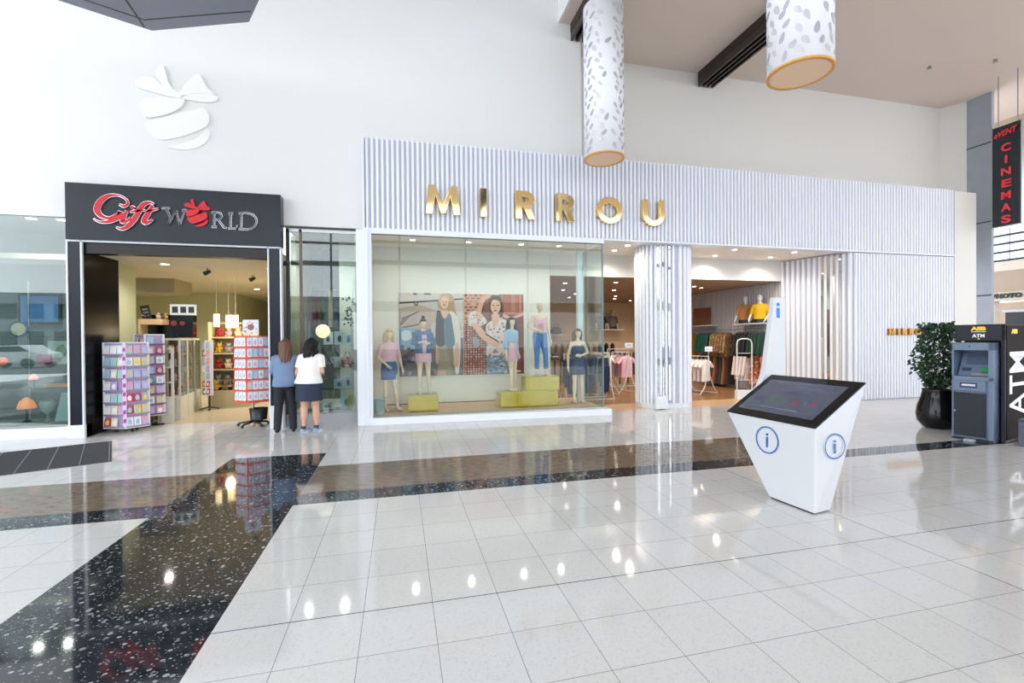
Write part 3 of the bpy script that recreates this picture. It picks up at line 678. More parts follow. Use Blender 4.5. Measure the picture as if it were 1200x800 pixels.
def panel(u0, u1, v0, v1, h0, h1, m, name, par=t):
    b = MB(); b.add([bil(u, v, h) for h in (h0, h1) for u, v in ((u0, v0), (u1, v0), (u1, v1), (u0, v1))], [(0, 1, 2, 3), (7, 6, 5, 4), (0, 4, 5, 1), (1, 5, 6, 2), (2, 6, 7, 3), (3, 7, 4, 0)], m)
    return b.build(name, None, par, bevel=.002)
tp = panel(.0, 1, .0, 1, .0, .014, M_BLACK, 'touch_screen')
b = MB()
def spot(u, v, du, dv, m, h=.0165):
    b.add([bil(u-du, v-dv, h), bil(u+du, v-dv, h), bil(u+du, v+dv, h), bil(u-du, v+dv, h)], [(0, 1, 2, 3)], m)
MSC = mat('screen_page', (66, 72, 88), .25, emit=.08, emit_rgb=(120, 130, 150), coat=.6)
b.add([bil(u, v, .0155) for u, v in ((.09, .13), (.93, .13), (.93, .87), (.09, .87))], [(0, 1, 2, 3)], MSC)
for u, v, du, dv, cc_ in ((.5, .80, .30, .012, (70, 76, 98)), (.52, .66, .16, .012, (80, 86, 110)), (.52, .60, .10, .02, (60, 66, 92)), (.80, .42, .07, .05, (66, 72, 100)), (.60, .42, .09, .07, (74, 90, 86)), (.40, .40, .03, .05, (120, 60, 84)), (.30, .42, .015, .04, (90, 90, 130)), (.22, .42, .03, .05, (120, 62, 90)), (.5, .19, .40, .02, (70, 74, 92)), (.5, .24, .2, .01, (110, 114, 128))):
    spot(u, v, du, dv, mat('screen_mark_%d_%d' % (cc_[0], cc_[2]+int(u*10)), cc_, .3, emit=.08))
sp = b.build('display', None, tp)
MB_ = mat('info_blue', (44, 100, 176), .35)
def info(cx, s, origin, xd, yd, lean=0):
    b = MB(); n_ = 40
    for r0, r1 in ((.125*s, .138*s),):
        v = [(r*math.cos(2*PI*k/n_), r*math.sin(2*PI*k/n_), h) for h in (0, .003) for r in (r0, r1) for k in range(n_)]
        for k in range(n_):
            j = (k+1) % n_; b.add([v[k], v[j], v[n_+j], v[n_+k], v[2*n_+k], v[2*n_+j], v[3*n_+j], v[3*n_+k]], [(4, 5, 6, 7), (0, 4, 7, 3), (1, 2, 6, 5)], MB_)
    b.cyl((0, .055*s, 0), .013*s, .003, MB_, 14); b.box(-.011*s, .011*s, -.075*s, .03*s, 0, .003, MB_)
    o = b.build('info_symbol', None, t); o.matrix_local = Matrix.Translation(-o0) @ frame(origin, xd, yd)
nl = (A-P2).cross(B-A).normalized(); nl = nl if nl.x < 0 else -nl
def onface(n_, p0, p):
    return p-n_*(p-p0).dot(n_)
info(0, 1, onface(nl, A, Vector((3.665, 3.96, .585)))+nl*.006, A-B, nl.cross((A-B).normalized()))
nr = (D-A).cross(P2-A).normalized(); nr = nr if nr.y < 0 else -nr
info(0, .86, onface(nr, A, Vector((3.905, 3.448, .622)))+nr*.012, D*0+Vector((D.x-A.x, D.y-A.y, 0)), nr.cross(Vector((D.x-A.x, D.y-A.y, 0)).normalized()))
# tall fin at the back of the kiosk
fin = [(4.26, 2.10), (4.41, 2.10), (4.415, 1.15), (4.25, 1.05), (4.0, .96), (3.92, .94), (4.06, 1.08), (4.12, 1.22)]
b = MB(); b.prism([(x-o0.x, z) for x, z in fin], .07, MK); b.v = [(v[0], v[1]+4.5-o0.y, v[2]) for v in b.v]; b.build('back_fin', None, t, bevel=.006)
b = MB(); MBB = mat('bright_blue', (40, 120, 236), .35); b.box(4.285-o0.x, 4.325-o0.x, 4.494-o0.y, 4.502-o0.y, 1.86, 1.975, MBB); b.cyl((0, 0, 0), .022, .008, MBB, 14, Matrix.Translation((4.305-o0.x, 4.502-o0.y, 2.015)) @ FRONT); b.build('info_symbol', None, t)

# ================================================================ CASH MACHINE
rz = math.atan2(-.97, .24)
MA = mat('atm_blue_grey', (108, 124, 148), .4); MAD = mat('atm_dark', (32, 38, 48), .4, spec=.3)
t = thing('cash_machine', 'blue-grey cash machine with screen and dark lower door beside the potted plant', 'cash machine', (8.53, 5.46, 0), rz)
def bx(name, x0, x1, y0, y1, z0, z1, m, par=None, bev=.004):
    b = MB(); b.box(x0, x1, y0, y1, z0, z1, m); return b.build(name, None, par or t, bevel=bev)
b = MB(); b.box(0, .57, 0.02, .5, .04, .98, MA); b.box(0, .03, 0, .5, .0, 1.52, MA); b.box(.50, .57, 0, .5, 0, 1.52, MA); b.box(0, .57, 0, .5, 1.40, 1.52, MA); b.box(.03, .5, .35, .5, .98, 1.4, MA); b.box(0, .57, 0, .02, .93, 1.0, MA); b.build('cabinet', None, t, bevel=.006)
bx('service_door', .03, .47, -.006, .02, .07, .74, MAD); b = MB(); b.cyl((0, 0, 0), .012, .012, M_STEEL, 12, Matrix.Translation((.05, -.006, .45)) @ FRONT); b.build('lock', None, t)
dr = bx('cash_drawer', .03, .47, -.012, .02, .77, .93, MA); bx('cash_slot', .12, .36, -.02, -.012, .82, .90, mat('slot_navy', (30, 44, 78), .3), dr); bx('slot_lip', .15, .34, -.026, -.02, .848, .878, mat('slot_white', (226, 230, 236), .4), dr)
b = MB(); b.add([(.05, .10, 1.0), (.49, .10, 1.0), (.49, .30, 1.36), (.05, .30, 1.36), (.05, .34, 1.0), (.49, .34, 1.0), (.49, .34, 1.36), (.05, .34, 1.36)], [(0, 1, 2, 3), (0, 3, 7, 4), (1, 5, 6, 2), (3, 2, 6, 7), (0, 4, 5, 1)], mat('atm_recess', (104, 120, 146), .4)); b.build('fascia_recess', None, t)
def on_slope(x, s, h=0): return (x, .10+.20*s-.87*h, 1.0+.36*s+.48*h)
def slab(name, x0, x1, s0, s1, h, m, par=None):
    b = MB(); b.add([on_slope(x, s, hh) for hh in (0, h) for x, s in ((x0, s0), (x1, s0), (x1, s1), (x0, s1))], [(3, 2, 1, 0), (4, 5, 6, 7), (0, 1, 5, 4), (1, 2, 6, 5), (2, 3, 7, 6), (3, 0, 4, 7)], m); return b.build(name, None, par or t)
sc = slab('screen_bezel', .10, .48, .40, .98, .012, MA); slab('screen', .13, .45, .46, .93, .015, mat('atm_screen', (92, 104, 124), .15, coat=.5), sc)
slab('card_reader', .10, .22, .2, .32, .02, mat('reader_navy', (52, 62, 92), .4)); slab('green_slot', .36, .47, .16, .34, .03, mat('slot_green', (24, 136, 70), .3, emit=.2)); slab('keypad', .24, .46, .0, .1, .012, M_STEEL)
b = MB(); b.ell((0, 0, 0), (.012, .006, .012), M_DARK); b.build('camera_lens', None, t, (.25, -.002, 1.46))
bx('foot_bracket', .2, .34, -.10, .02, 0, .03, mat('light_grey_metal', (186, 190, 198), .3)); 
b = MB(); b.box(0, .57, 0, .5, 0, .04, MAD); b.build('base', None, t); t.scale.x = .84
t = thing('atm_housing', 'tall dark housing around the cash machine with big white ATM letters on its side', 'cash machine housing', (8.53, 5.46, 0), rz)
MH = mat('housing_dark', (34, 36, 44), .4, spec=.25); t.scale.x = .84
b = MB(); b.box(-.02, .66, .18, .9, 1.54, 1.80, MH); b.box(-.02, .66, .52, 2.2, 0, 1.80, MH); b.box(.60, .66, .18, 2.2, 0, 1.80, MH); b.build('shell', None, t, bevel=.01)
b = MB(); b.box(.661, .668, .22, 2.18, .04, 1.78, mat('housing_side', (22, 16, 16), .6, spec=.06)); b.build('side_panel', None, t)
b = MB(); b.cyl((0, 0, 0), .045, .08, MH, 18, Matrix.Translation((-.04, .25, 1.63)) @ FRONT); b.build('end_cap', None, t)
MY = mat('bank_yellow', (250, 196, 20), .4, emit=.15); MWT = mat('letter_white', (236, 238, 244), .4, emit=.1)
text('ASB', .075, MY, Matrix.Translation((.31, .178, 1.71)) @ FRONT, t, offset=.005, extrude=.003, align='CENTER', name='bank_lettering', width=.21)
text('ATM', .075, MWT, Matrix.Translation((.31, .178, 1.60)) @ FRONT, t, offset=.002, extrude=.003, align='CENTER', name='front_lettering', width=.17)
b = MB(); b.box(.21, .41, .174, .18, 1.682, 1.69, MWT); b.build('underline', None, t); b = MB(); b.prism([(.29, 1.585), (.33, 1.585), (.31, 1.56)], -.003, MY); b.v[-6:] = [(v[0], v[1]+.178, v[2]) for v in b.v[-6:]]; b.build('arrow_mark', None, t)
text('ATM', .92, MWT, frame((.672, .95, .40), (0, 0, 1), (0, -1, 0)), t, offset=.006, extrude=.003, name='side_lettering', width=.98)
text('ASB', .085, MY, frame((.672, .40, 1.66), (0, 1, 0), (0, 0, 1)), t, offset=.006, extrude=.003, name='bank_lettering', width=.24)
t = thing('waste_bin', 'small blue-grey bin at the foot of the dark cash machine housing', 'bin', (8.86, 4.72, 0), math.atan2(-.97, .24)+PI/2)
b = MB(); b.box(0, .3, -.12, .1, 0, .36, mat('bin_grey', (84, 92, 112), .5)); b.build('body', None, t, bevel=.01); b = MB(); b.box(-.01, .31, -.13, .11, .36, .39, mat('bin_grey_dark', (64, 70, 88), .5)); b.build('lid', None, t, bevel=.006)

# ---------------------------------------------------------------- potted plant
t = thing('potted_plant', 'leafy green ficus in a tall glossy black pot beside the cash machine', 'potted plant', (9.24, 6.12, 0)); t.scale = (.8, .8, 1)
b = MB(); b.lathe([(.20, 0), (.27, .02), (.36, .12), (.385, .24), (.36, .40), (.30, .54), (.27, .66), (.285, .69), (.255, .69), (.245, .62), (.02, .61)], m=M_BLACK, n=40); b.build('pot', None, t)
b = MB(); b.cyl((0, 0, .60), .25, .03, mat('soil', (60, 46, 36), .9, vary=.3, scale=40)); b.build('soil', None, t)
rr = random.Random(11); st = MB(); lf = MB(); ML1 = mat('leaf_green', (40, 70, 50), .35, vary=.4, scale=6); ML2 = mat('leaf_green_light', (66, 100, 68), .35)
def leaf(mb, c, d, up, L, W, m):
    d = d.normalized(); s_ = d.cross(up).normalized(); u = s_.cross(d).normalized()
    v = [c, c+d*L*.3+s_*W*.45+u*.004, c+d*L*.65+s_*W*.38, c+d*L-u*L*.12, c+d*L*.65-s_*W*.38, c+d*L*.3-s_*W*.45+u*.004, c+d*L*.45-u*L*.06]
    mb.add([tuple(q) for q in v], [(0, 1, 6), (1, 2, 6), (2, 3, 6), (3, 4, 6), (4, 5, 6), (5, 0, 6)], m, True)
tips = []
for k in range(8):
    a = 2*PI*k/8+rr.uniform(-.3, .3); r0 = rr.uniform(.02, .1); p = Vector((r0*math.cos(a), r0*math.sin(a), .62)); pts = [p]
    for q in range(5):
        p = p+Vector((math.cos(a)*rr.uniform(.0, .06), math.sin(a)*rr.uniform(.0, .06), rr.uniform(.14, .24))); pts.append(p)
    st.tube(pts, [.012, .011, .009, .008, .006, .004], mat('stem_brown', (88, 72, 54), .8), 6); tips += pts[1:]
st.build('stems', None, t)
for k in range(2000):
    u = rr.random(); z = .70+1.14*u; rad = (.17+.17*math.sin(PI*min(1, (u+.08)*.85)))*math.sqrt(rr.random())*1.12
    a = rr.uniform(0, 2*PI); lobes = 1+.3*math.sin(3*a+z*7)
    if u < .25: rad *= .8
    c = Vector((rad*lobes*math.cos(a), rad*lobes*math.sin(a), z)); d = Vector((math.cos(a), math.sin(a), rr.uniform(-.9, .5)))+Vector((rr.uniform(-.6, .6), rr.uniform(-.6, .6), 0))
    leaf(lf, c, d, Vector((rr.uniform(-1, 1), rr.uniform(-1, 1), rr.uniform(.1, 1))), rr.uniform(.06, .095), rr.uniform(.045, .07), ML1 if rr.random() < .75 else ML2)
lf.build('foliage', None, t)

# ================================================================ FIGURES
def torso_rings(s, w, d, lean, rows, grow=0.0, n=20):
    out = []
    for z, rx, ry, cy in rows:
        out.append([((rx*w+grow)*s*math.cos(2*PI*k/n), (cy+lean*max(0, z-.95)+(ry*d+grow)*math.sin(2*PI*k/n))*s, z*s) for k in range(n)])
    return out
TR = [(.80, .12, .09, 0), (.86, .165, .115, .01), (.93, .172, .122, .012), (1.0, .155, .108, .005), (1.08, .128, .092, 0), (1.17, .132, .096, -.005), (1.26, .148, .112, -.01), (1.33, .155, .106, -.005), (1.40, .165, .085, 0), (1.44, .13, .07, .005), (1.475, .06, .05, .01)]
def finger_hand(mb, wrist, d, palm_n, s, curl=.5, side=1):
    """palm with five separate fingers; d = pointing direction, palm_n = direction the palm faces"""
    d = Vector(d).normalized(); n = Vector(palm_n); n = (n-d*n.dot(d)).normalized(); a = d.cross(n).normalized()*side
    w = Vector(wrist)
    mb.tube([w-d*.01*s, w+d*.03*s, w+d*.075*s], [.022*s, .027*s, .026*s], None, 10, ends=True)
    mb.tube([w+d*.03*s+a*.014*s, w+d*.08*s+a*.018*s], [.016*s, .016*s], None, 8, ends=True); mb.tube([w+d*.03*s-a*.014*s, w+d*.08*s-a*.018*s], [.016*s, .015*s], None, 8, ends=True)
    for k, (o, L) in enumerate(((.028, .066), (.010, .076), (-.009, .071), (-.026, .056))):
        p = w+d*.085*s+a*o*s; dd = d+a*o*2.2; pts = [p]
        for q in range(3):
            dd = (dd+n*curl*.5).normalized(); p = p+dd*L*s*(.42, .32, .26)[q]; pts.append(p)
        mb.tube(pts, [.0095*s, .009*s, .0085*s, .007*s], None, 8, ends=True)
    p = w+d*.025*s+a*.026*s; dd = (d*.8+a*.7+n*.25).normalized(); mb.tube([p, p+dd*.035*s, p+(dd+d*.4).normalized()*.062*s], [.012*s, .010*s, .008*s], None, 8, ends=True)
def seg(mb, a, b, radii, n=12):
    a = Vector(a); b = Vector(b); k = len(radii)
    mb.tube([a+(b-a)*i/(k-1) for i in range(k)], radii, None, n, ends=True)
def figure(name, label, cat, loc, rz, H, skin, pose, group=None, w=1.0, d=1.0, lean=0.0, head_turn=(0, 0), shoes=None):
    s = H/1.75; t = thing(name, label, cat, loc, rz, group); t['_s'] = s
    J = dict(hipL=(.085, 0, .88), kneeL=(.09, -.01, .49), ankL=(.09, .02, .085), hipR=(-.085, 0, .88), kneeR=(-.09, -.01, .49), ankR=(-.09, .02, .085),
             shL=(.165*w**.6, 0, 1.40), elL=(.215, .02, 1.12), wrL=(.22, -.02, .88), shR=(-.165*w**.6, 0, 1.40), elR=(-.215, .02, 1.12), wrR=(-.22, -.02, .88), palmL=(-1, 0, 0), palmR=(1, 0, 0))
    J.update(pose)
    for k in ('shL', 'elL', 'wrL', 'shR', 'elR', 'wrR'):
        x, y, z = J[k]; J[k] = (x, y+lean*(z-.95)*1.0, z)
    P = {k: (Vector(v)*s if k[:4] not in ('palm', 'hand') else Vector(v)) for k, v in J.items() if isinstance(v, tuple)}
    mb = MB(); mb.loft(torso_rings(s, w, d, lean, TR), None)
    hy = lean*.6*s; hx, hyy = head_turn
    mb.tube([(0, (.01+lean*.45)*s, 1.42*s), (0, lean*.55*s, 1.56*s)], [.05*s, .044*s], None, 14, ends=True)
    HM = Matrix.Translation((0, hy, 1.60*s)) @ Matrix.Rotation(hyy, 4, 'Z') @ Matrix.Rotation(hx, 4, 'X') @ Matrix.Translation((0, 0, -1.60*s))
    def E_(c, r): mb.ell(tuple(v*s for v in c), tuple(v*s for v in r), None, 18, 12, HM)
    E_((0, .005, 1.645), (.074, .092, .105)); E_((0, -.022, 1.59), (.054, .064, .066)); E_((0, -.04, 1.555), (.03, .036, .026)); E_((0, -.092, 1.618), (.010, .018, .022)); E_((0, -.082, 1.577), (.022, .012, .008))
    E_((0, -.076, 1.655), (.045, .014, .010)); E_((.075, .01, 1.625), (.009, .018, .03)); E_((-.075, .01, 1.625), (.009, .018, .03)); E_((.03, -.074, 1.60), (.02, .014, .016)); E_((-.03, -.074, 1.60), (.02, .014, .016))
    lw = w**.7
    for sd in 'LR':
        seg(mb, P['hip'+sd], P['knee'+sd], [.085*s*lw, .08*s*lw, .066*s*lw, .052*s*lw]); seg(mb, P['knee'+sd], P['ank'+sd], [.05*s*lw, .054*s*lw, .05*s*lw, .037*s, .032*s])
        an = P['ank'+sd]; tw = -.0; f_ = Vector((J.get('toe'+sd, 0), -1, 0)).normalized()
        zf = .0
        seg(mb, an+Vector((0, .03*s, -.045*s)), an+f_*.11*s+Vector((0, 0, -.062*s)), [.033*s, .036*s, .034*s, .027*s]); seg(mb, an+f_*.09*s+Vector((0, 0, -.064*s)), an+f_*.16*s+Vector((0, 0, -.068*s)), [.034*s, .026*s, .016*s])
        seg(mb, P['sh'+sd], P['el'+sd], [.046*s*lw, .045*s*lw, .04*s*lw, .034*s*lw]); seg(mb, P['el'+sd], P['wr'+sd], [.035*s*lw, .036*s*lw, .030*s, .023*s])
        dd = J.get('hand'+sd) or tuple((P['wr'+sd]-P['el'+sd]).normalized())
        finger_hand(mb, P['wr'+sd], dd, J['palm'+sd], s, J.get('curl', .45), 1 if sd == 'L' else -1)
    mb.build('body', skin, t, remesh=.0075)
    return t, s, P, HM
def hair(t, s, HM, m, length, back=True, bun=False, fringe=True, seed=1, wave=.01, front_locks=True):
    rr = random.Random(seed); mb = MB()
    mb.ell((0, .026*s, 1.662*s), (.084*s, .094*s, .104*s), None, 20, 12, HM)
    if fringe: mb.ell((0, -.045*s, 1.712*s), (.066*s, .048*s, .040*s), None, 16, 8, HM)
    if bun: mb.ell((0, .02*s, 1.79*s), (.045*s, .045*s, .04*s), None, 14, 8, HM)
    if length > 0:
        N_ = 26
        for k in range(N_):
            a = PI*(-.12+1.24*k/(N_-1)); x, y = .082*math.cos(a), .02+.085*math.sin(a)
            if not front_locks and (k < 3 or k > N_-4): continue
            L = length*rr.uniform(.86, 1.0); pts = []
            for q in range(6):
                u = q/5; pts.append(HM @ Vector(((x*(1+.22*u)+wave*math.sin(u*7+k))*s, (y+(.03*u if y > 0 else 0)+wave*math.cos(u*6+k*2))*s, (1.68-L*u)*s)))
            mb.tube(pts, [.028*s, .031*s, .030*s, .027*s, .022*s, .010*s], None, 7, ends=True)
    return mb.build('hair', m, t, remesh=.008)
def top(t, s, P, m, rows, w, d, lean, grow=.014, sleeve=0.55, slr=1.0, name='shirt', both=True, hang=0.0):
    mb = MB(); mb.loft(torso_rings(s, w, d, lean, rows, grow), None)
    for sd in 'LR':
        if sleeve <= 0: continue
        sh, el, wr = P['sh'+sd], P['el'+sd], P['wr'+sd]
        pts = [sh+Vector((-.03*s if sd == 'L' else .03*s, 0, .0)), sh]
        if sleeve <= 1: pts += [sh+(el-sh)*sleeve*.5, sh+(el-sh)*sleeve]; rad = [.06, .062, .06, .056]
        else: pts += [sh+(el-sh)*.5, el, el+(wr-el)*(sleeve-1)*.5, el+(wr-el)*(sleeve-1)]; rad = [.06, .06, .055, .048, .044, .038]
        mb.tube(pts, [r*s*slr for r in rad], None, 12)
    return mb.build(name, m, t, remesh=.009)
ROW_TEE = [(.86, .178, .125, .01), (.95, .176, .124, .01), (1.05, .160, .112, .0), (1.15, .158, .112, -.005), (1.26, .165, .118, -.01), (1.34, .165, .112, -.005), (1.40, .165, .09, 0), (1.435, .13, .072, .005), (1.462, .08, .055, .01)]
def skirt(t, s, m, z0, z1, rx, ry, w, d, lean, name='skirt', flare=1.0, cy=.008):
    mb = MB(); k = 6; rows = []
    for i in range(k+1):
        u = i/k; z = z1+(z0-z1)*u; f_ = 1+(flare-1)*u; q = .80+.2*min(1, u*2.2); rows.append((z, rx*q*f_, ry*q*f_, cy))
    n = 40; rings = []
    for z, a, b, c in rows: rings.append([(((a*w+.012)*math.cos(2*PI*j/n)*(1+.012*math.cos(6*2*PI*j/n)*(z1-z)*4))*s, (c+lean*max(0, z-.95)+(b*d+.012)*math.sin(2*PI*j/n))*s, z*s) for j in range(n)])
    mb.loft(rings, None); return mb.build(name, m, t)
def trousers(t, s, P, m, w, d, lean, wide=1.0, name='trousers', zt=1.0, end=.07):
    mb = MB(); mb.loft(torso_rings(s, w, d, lean, [(.80, .10, .09, 0), (.86, .170, .12, .01), (.93, .178, .127, .012), (zt, .160, .112, .005)], .012), None)
    for sd in 'LR':
        h, k, a = P['hip'+sd], P['knee'+sd], P['ank'+sd]; e = a+Vector((0, 0, (end-.085)*s)); lw = w**.7
        seg(mb, h, k, [.10*s*lw, .096*s*lw, .08*s*wide*lw, .066*s*wide*lw]); mb.tube([k, k+(e-k)*.5, e], [.066*s*wide*lw, .062*s*wide*lw, .058*s*wide], None, 12)
    return mb.build(name, m, t, remesh=.009)
def shoe(t, s, an, m, sole, name='shoe', toe=0, high=.03):
    f_ = Vector((toe, -1, 0)).normalized(); mb = MB(); a = Vector(an)
    base = a+Vector((0, 0, -.055*s))
    seg(mb, base+Vector((0, .045*s, .0)), base+f_*.17*s+Vector((0, 0, -.006*s)), [.036*s, .04*s, .042*s, .042*s, .030*s]); seg(mb, base+Vector((0, .03*s, .02*s)), base+f_*.05*s+Vector((0, 0, .03*s)), [.04*s, .04*s, .03*s])
    o = mb.build(name, m, t, remesh=.007)
    so = MB(); mb2 = []
    side = Vector((-f_.y, f_.x, 0)); n = 20; rg = []
    for z in (.0, .024):
        rg.append([tuple(Vector((a.x, a.y, 0))+f_*(.06*s-.125*s*math.cos(2*PI*k/n))+side*(.044*s*math.sin(2*PI*k/n)*(1+.12*math.cos(2*PI*k/n)*-1))+Vector((0, 0, z))) for k in range(n)])
    so.loft(rg, None, False); so.build('sole', sole, o)
    return o
MHB = mat('hair_black', (16, 12, 12), .5, spec=.25, bump=.4, scale=60); MHR = mat('hair_brown', (98, 62, 44), .5, bump=.4, scale=60); MHBL = mat('hair_blond', (214, 186, 130), .5, bump=.4, scale=60)
MDEN = mat('denim_blue', (66, 106, 158), .8, vary=.15, scale=30); MDENL = mat('denim_light', (150, 190, 218), .8, vary=.12, scale=30); MPNK = mat('cloth_pink', (226, 184, 198), .75, vary=.05); MNV = mat('satin_navy', (34, 62, 104), .4)
MWTEE = mat('cotton_white', (236, 232, 230), .8, vary=.03); MNSK = mat('skirt_navy', (28, 40, 66), .7); MBT = mat('trouser_black', (26, 30, 38), .75); MGB = mat('top_grey_blue', (112, 134, 166), .8, vary=.06)

# woman in grey-blue top
t, s, P, HM = figure('person', 'woman in a grey-blue top and black trousers looking into the gift shop window, back turned', 'person', (-2.0, 9.0, 0), PI+.1, 1.66, M_SKIN,
    dict(elL=(.225, -.05, 1.14), wrL=(.19, -.24, 1.02), elR=(-.225, -.05, 1.14), wrR=(-.17, -.25, 1.04), palmL=(-.6, 0, -1), palmR=(.6, 0, -1), kneeL=(.115, -.01, .49), ankL=(.14, .02, .085), kneeR=(-.115, -.01, .49), ankR=(-.14, .02, .085)), 'shoppers at the gift shop', 1.08, 1.08, -.10, (0.12, .25))
t.name = 'person'; trousers(t, s, P, MBT, 1.08, 1.08, -.10, 1.12, end=.045); top(t, s, P, MGB, ROW_TEE, 1.14, 1.16, -.10, .016, 1.25, 1.15)
hair(t, s, HM, MHR, .40, seed=3, wave=.008)
for a in 'LR': shoe(t, s, P['ank'+a], M_BLACK, M_WHITE)
# woman in white t-shirt
t, s, P, HM = figure('person', 'woman in a white t-shirt, navy skirt and blue trainers with a shoulder bag, back turned', 'person', (-1.57, 8.82, 0), PI-.45, 1.67, M_SKIN,
    dict(elL=(.27, .0, 1.12), wrL=(.25, -.10, .86), elR=(-.25, -.02, 1.13), wrR=(-.17, -.24, 1.05), ankL=(.10, .03, .085), kneeL=(.10, 0, .49), ankR=(-.08, -.10, .085), kneeR=(-.09, -.07, .49)), 'shoppers at the gift shop', 1.28, 1.35, -.16, (0.25, .25))
skirt(t, s, MNSK, .60, 1.08, .178, .127, 1.26, 1.3, -.16, flare=1.1); top(t, s, P, MWTEE, [(.92, .19, .138, .01), (.97, .185, .132, .008)]+ROW_TEE[2:], 1.30, 1.36, -.16, .02, .72, 1.3, name='t_shirt')
hair(t, s, HM, MHB, .33, seed=5, wave=.014)
for a in 'LR':
    k = shoe(t, s, P['ank'+a], mat('trainer_blue', (150, 172, 206), .7, vary=.2, scale=40), M_WHITE)
    sk = MB(); sk.tube([P['ank'+a]+Vector((0, .012, -.02)), P['ank'+a]+Vector((0, .008, .035))], [.045, .042], None, 12); sk.build('sock', M_DARK, t)
bg_ = tag(MB().loft([[(x*.5, y, z) for x, y in [(.0+.045*math.cos(2*PI*k/16), .15*math.sin(2*PI*k/16)) for k in range(16)]] for z in (0, .12, .24)], None).build('shoulder_bag', M_DARK, None, (-1.24, 8.88, .96), -.45, bevel=.01), 'black shoulder bag hanging at the hip of the woman in white', 'bag')
b = MB(); b.tube([(-.0, -.1, .22), (-.06, -.06, .40), (-.13, .0, .52), (-.15, .10, .46), (-.06, .12, .30), (0, .1, .22)], .011, M_DARK, 6); b.build('strap', None, bg_)

# ---------------------------------------------------------------- mannequins in the window
def base_plate(t, r=.16, m=M_GLASSC):
    b = MB(); b.cyl((0, .03, 0), r, .008, m, 28); b.build('base_plate', None, t)
MG_ = 'dressed mannequins in the display window'
ZP = .155
t, s, P, HM = figure('mannequin', 'blond mannequin in pink blouse and blue denim skirt at left end of the window', 'mannequin', (-.21, 10.05, ZP), .35, 1.70, M_MANN,
    dict(elL=(.24, .03, 1.13), wrL=(.27, -.05, .90), elR=(-.24, .0, 1.15), wrR=(-.12, -.13, 1.0), palmR=(1, .2, 0), ankL=(.14, -.12, .085), kneeL=(.10, -.07, .49), toeL=.3), MG_, .95, .95)
skirt(t, s, MDEN, .66, 1.06, .175, .125, .98, 1, 0, flare=.98, name='denim_skirt'); top(t, s, P, MPNK, ROW_TEE[2:], .98, 1, 0, .014, 1.1, 1, name='blouse'); hair(t, s, HM, MHBL, .28, seed=2); base_plate(t)
t, s, P, HM = figure('mannequin', 'mannequin with dark hair bun in denim jacket and pink dress on left green plinth', 'mannequin', (.50, 10.02, .475), .1, 1.60, M_MANN,
    dict(elL=(.25, .02, 1.16), wrL=(.08, -.17, 1.18), elR=(-.25, .02, 1.16), wrR=(-.08, -.19, 1.20), palmL=(-1, 0, 0), palmR=(1, 0, 0), ankL=(.13, .02, .085), kneeL=(.11, 0, .49), ankR=(-.11, .02, .085)), MG_, .95, .95)
skirt(t, s, MPNK, .74, 1.1, .175, .125, 1.0, 1, 0, flare=1.0, name='dress_skirt'); top(t, s, P, MPNK, ROW_TEE[2:], .98, 1, 0, .01, 0, name='dress_top')
jk = top(t, s, P, MDEN, ROW_TEE[1:], 1.06, 1.06, 0, .022, 1.75, 1.1, name='denim_jacket')
b = MB(); b.prism([(-.035, -.02), (.035, -.02), (.05, .36), (-.05, .36)], .012, MPNK); b.v = [(v[0], v[1]-.152*s, v[2]+.98*s) for v in b.v]; b.build('shirt_front', None, t)
hair(t, s, HM, MHB, 0, bun=True, seed=2); base_plate(t)
t, s, P, HM = figure('mannequin', 'mannequin with long black hair, pale denim jacket and pink mini skirt on low green plinth', 'mannequin', (2.44, 10.0, .475), .75, 1.64, M_MANN,
    dict(elL=(.23, .03, 1.13), wrL=(.25, -.02, .89), elR=(-.24, .03, 1.13), wrR=(-.27, -.02, .89), ankL=(.11, .02, .085), ankR=(-.11, -.05, .085), kneeR=(-.10, -.04, .49)), MG_, .95, .95, 0, (0, -.5))
skirt(t, s, MPNK, .70, 1.1, .175, .125, 1.0, 1, 0, flare=.97, name='mini_skirt'); top(t, s, P, MDENL, ROW_TEE[3:], 1.05, 1.05, 0, .016, 1.6, 1.1, name='cropped_jacket'); hair(t, s, HM, MHB, .46, seed=9, wave=.016); base_plate(t)
t, s, P, HM = figure('mannequin', 'bald mannequin in a pink camisole and blue jeans on the tallest green plinth', 'mannequin', (3.10, 10.0, .785), .15, 1.68, M_MANN,
    dict(elR=(-.29, .05, 1.17), wrR=(-.12, -.13, 1.07), palmR=(1, .3, 0), elL=(.22, .05, 1.12), wrL=(.27, .0, .87), ankL=(.15, .0, .085), kneeL=(.12, -.04, .49), ankR=(-.08, .02, .085)), MG_, .92, .92)
trousers(t, s, P, mat('jeans_blue', (84, 134, 196), .75, vary=.15, scale=25), .95, .95, 0, .98, name='jeans', zt=1.04, end=.17); top(t, s, P, MPNK, [(1.02, .155, .11, 0), (1.12, .145, .105, 0), (1.24, .155, .116, -.01), (1.32, .150, .108, -.005), (1.345, .13, .098, -.005)], .95, 1, 0, .014, 0, name='camisole')
b = MB()
for sx in (-.09, .09): b.tube([(sx*s, -.10*s, 1.33*s), (sx*s*.95, -.04*s, 1.43*s), (sx*s*.95, .05*s, 1.42*s), (sx*s, .09*s, 1.33*s)], .005, MPNK, 6)
b.build('strap', None, t); base_plate(t)
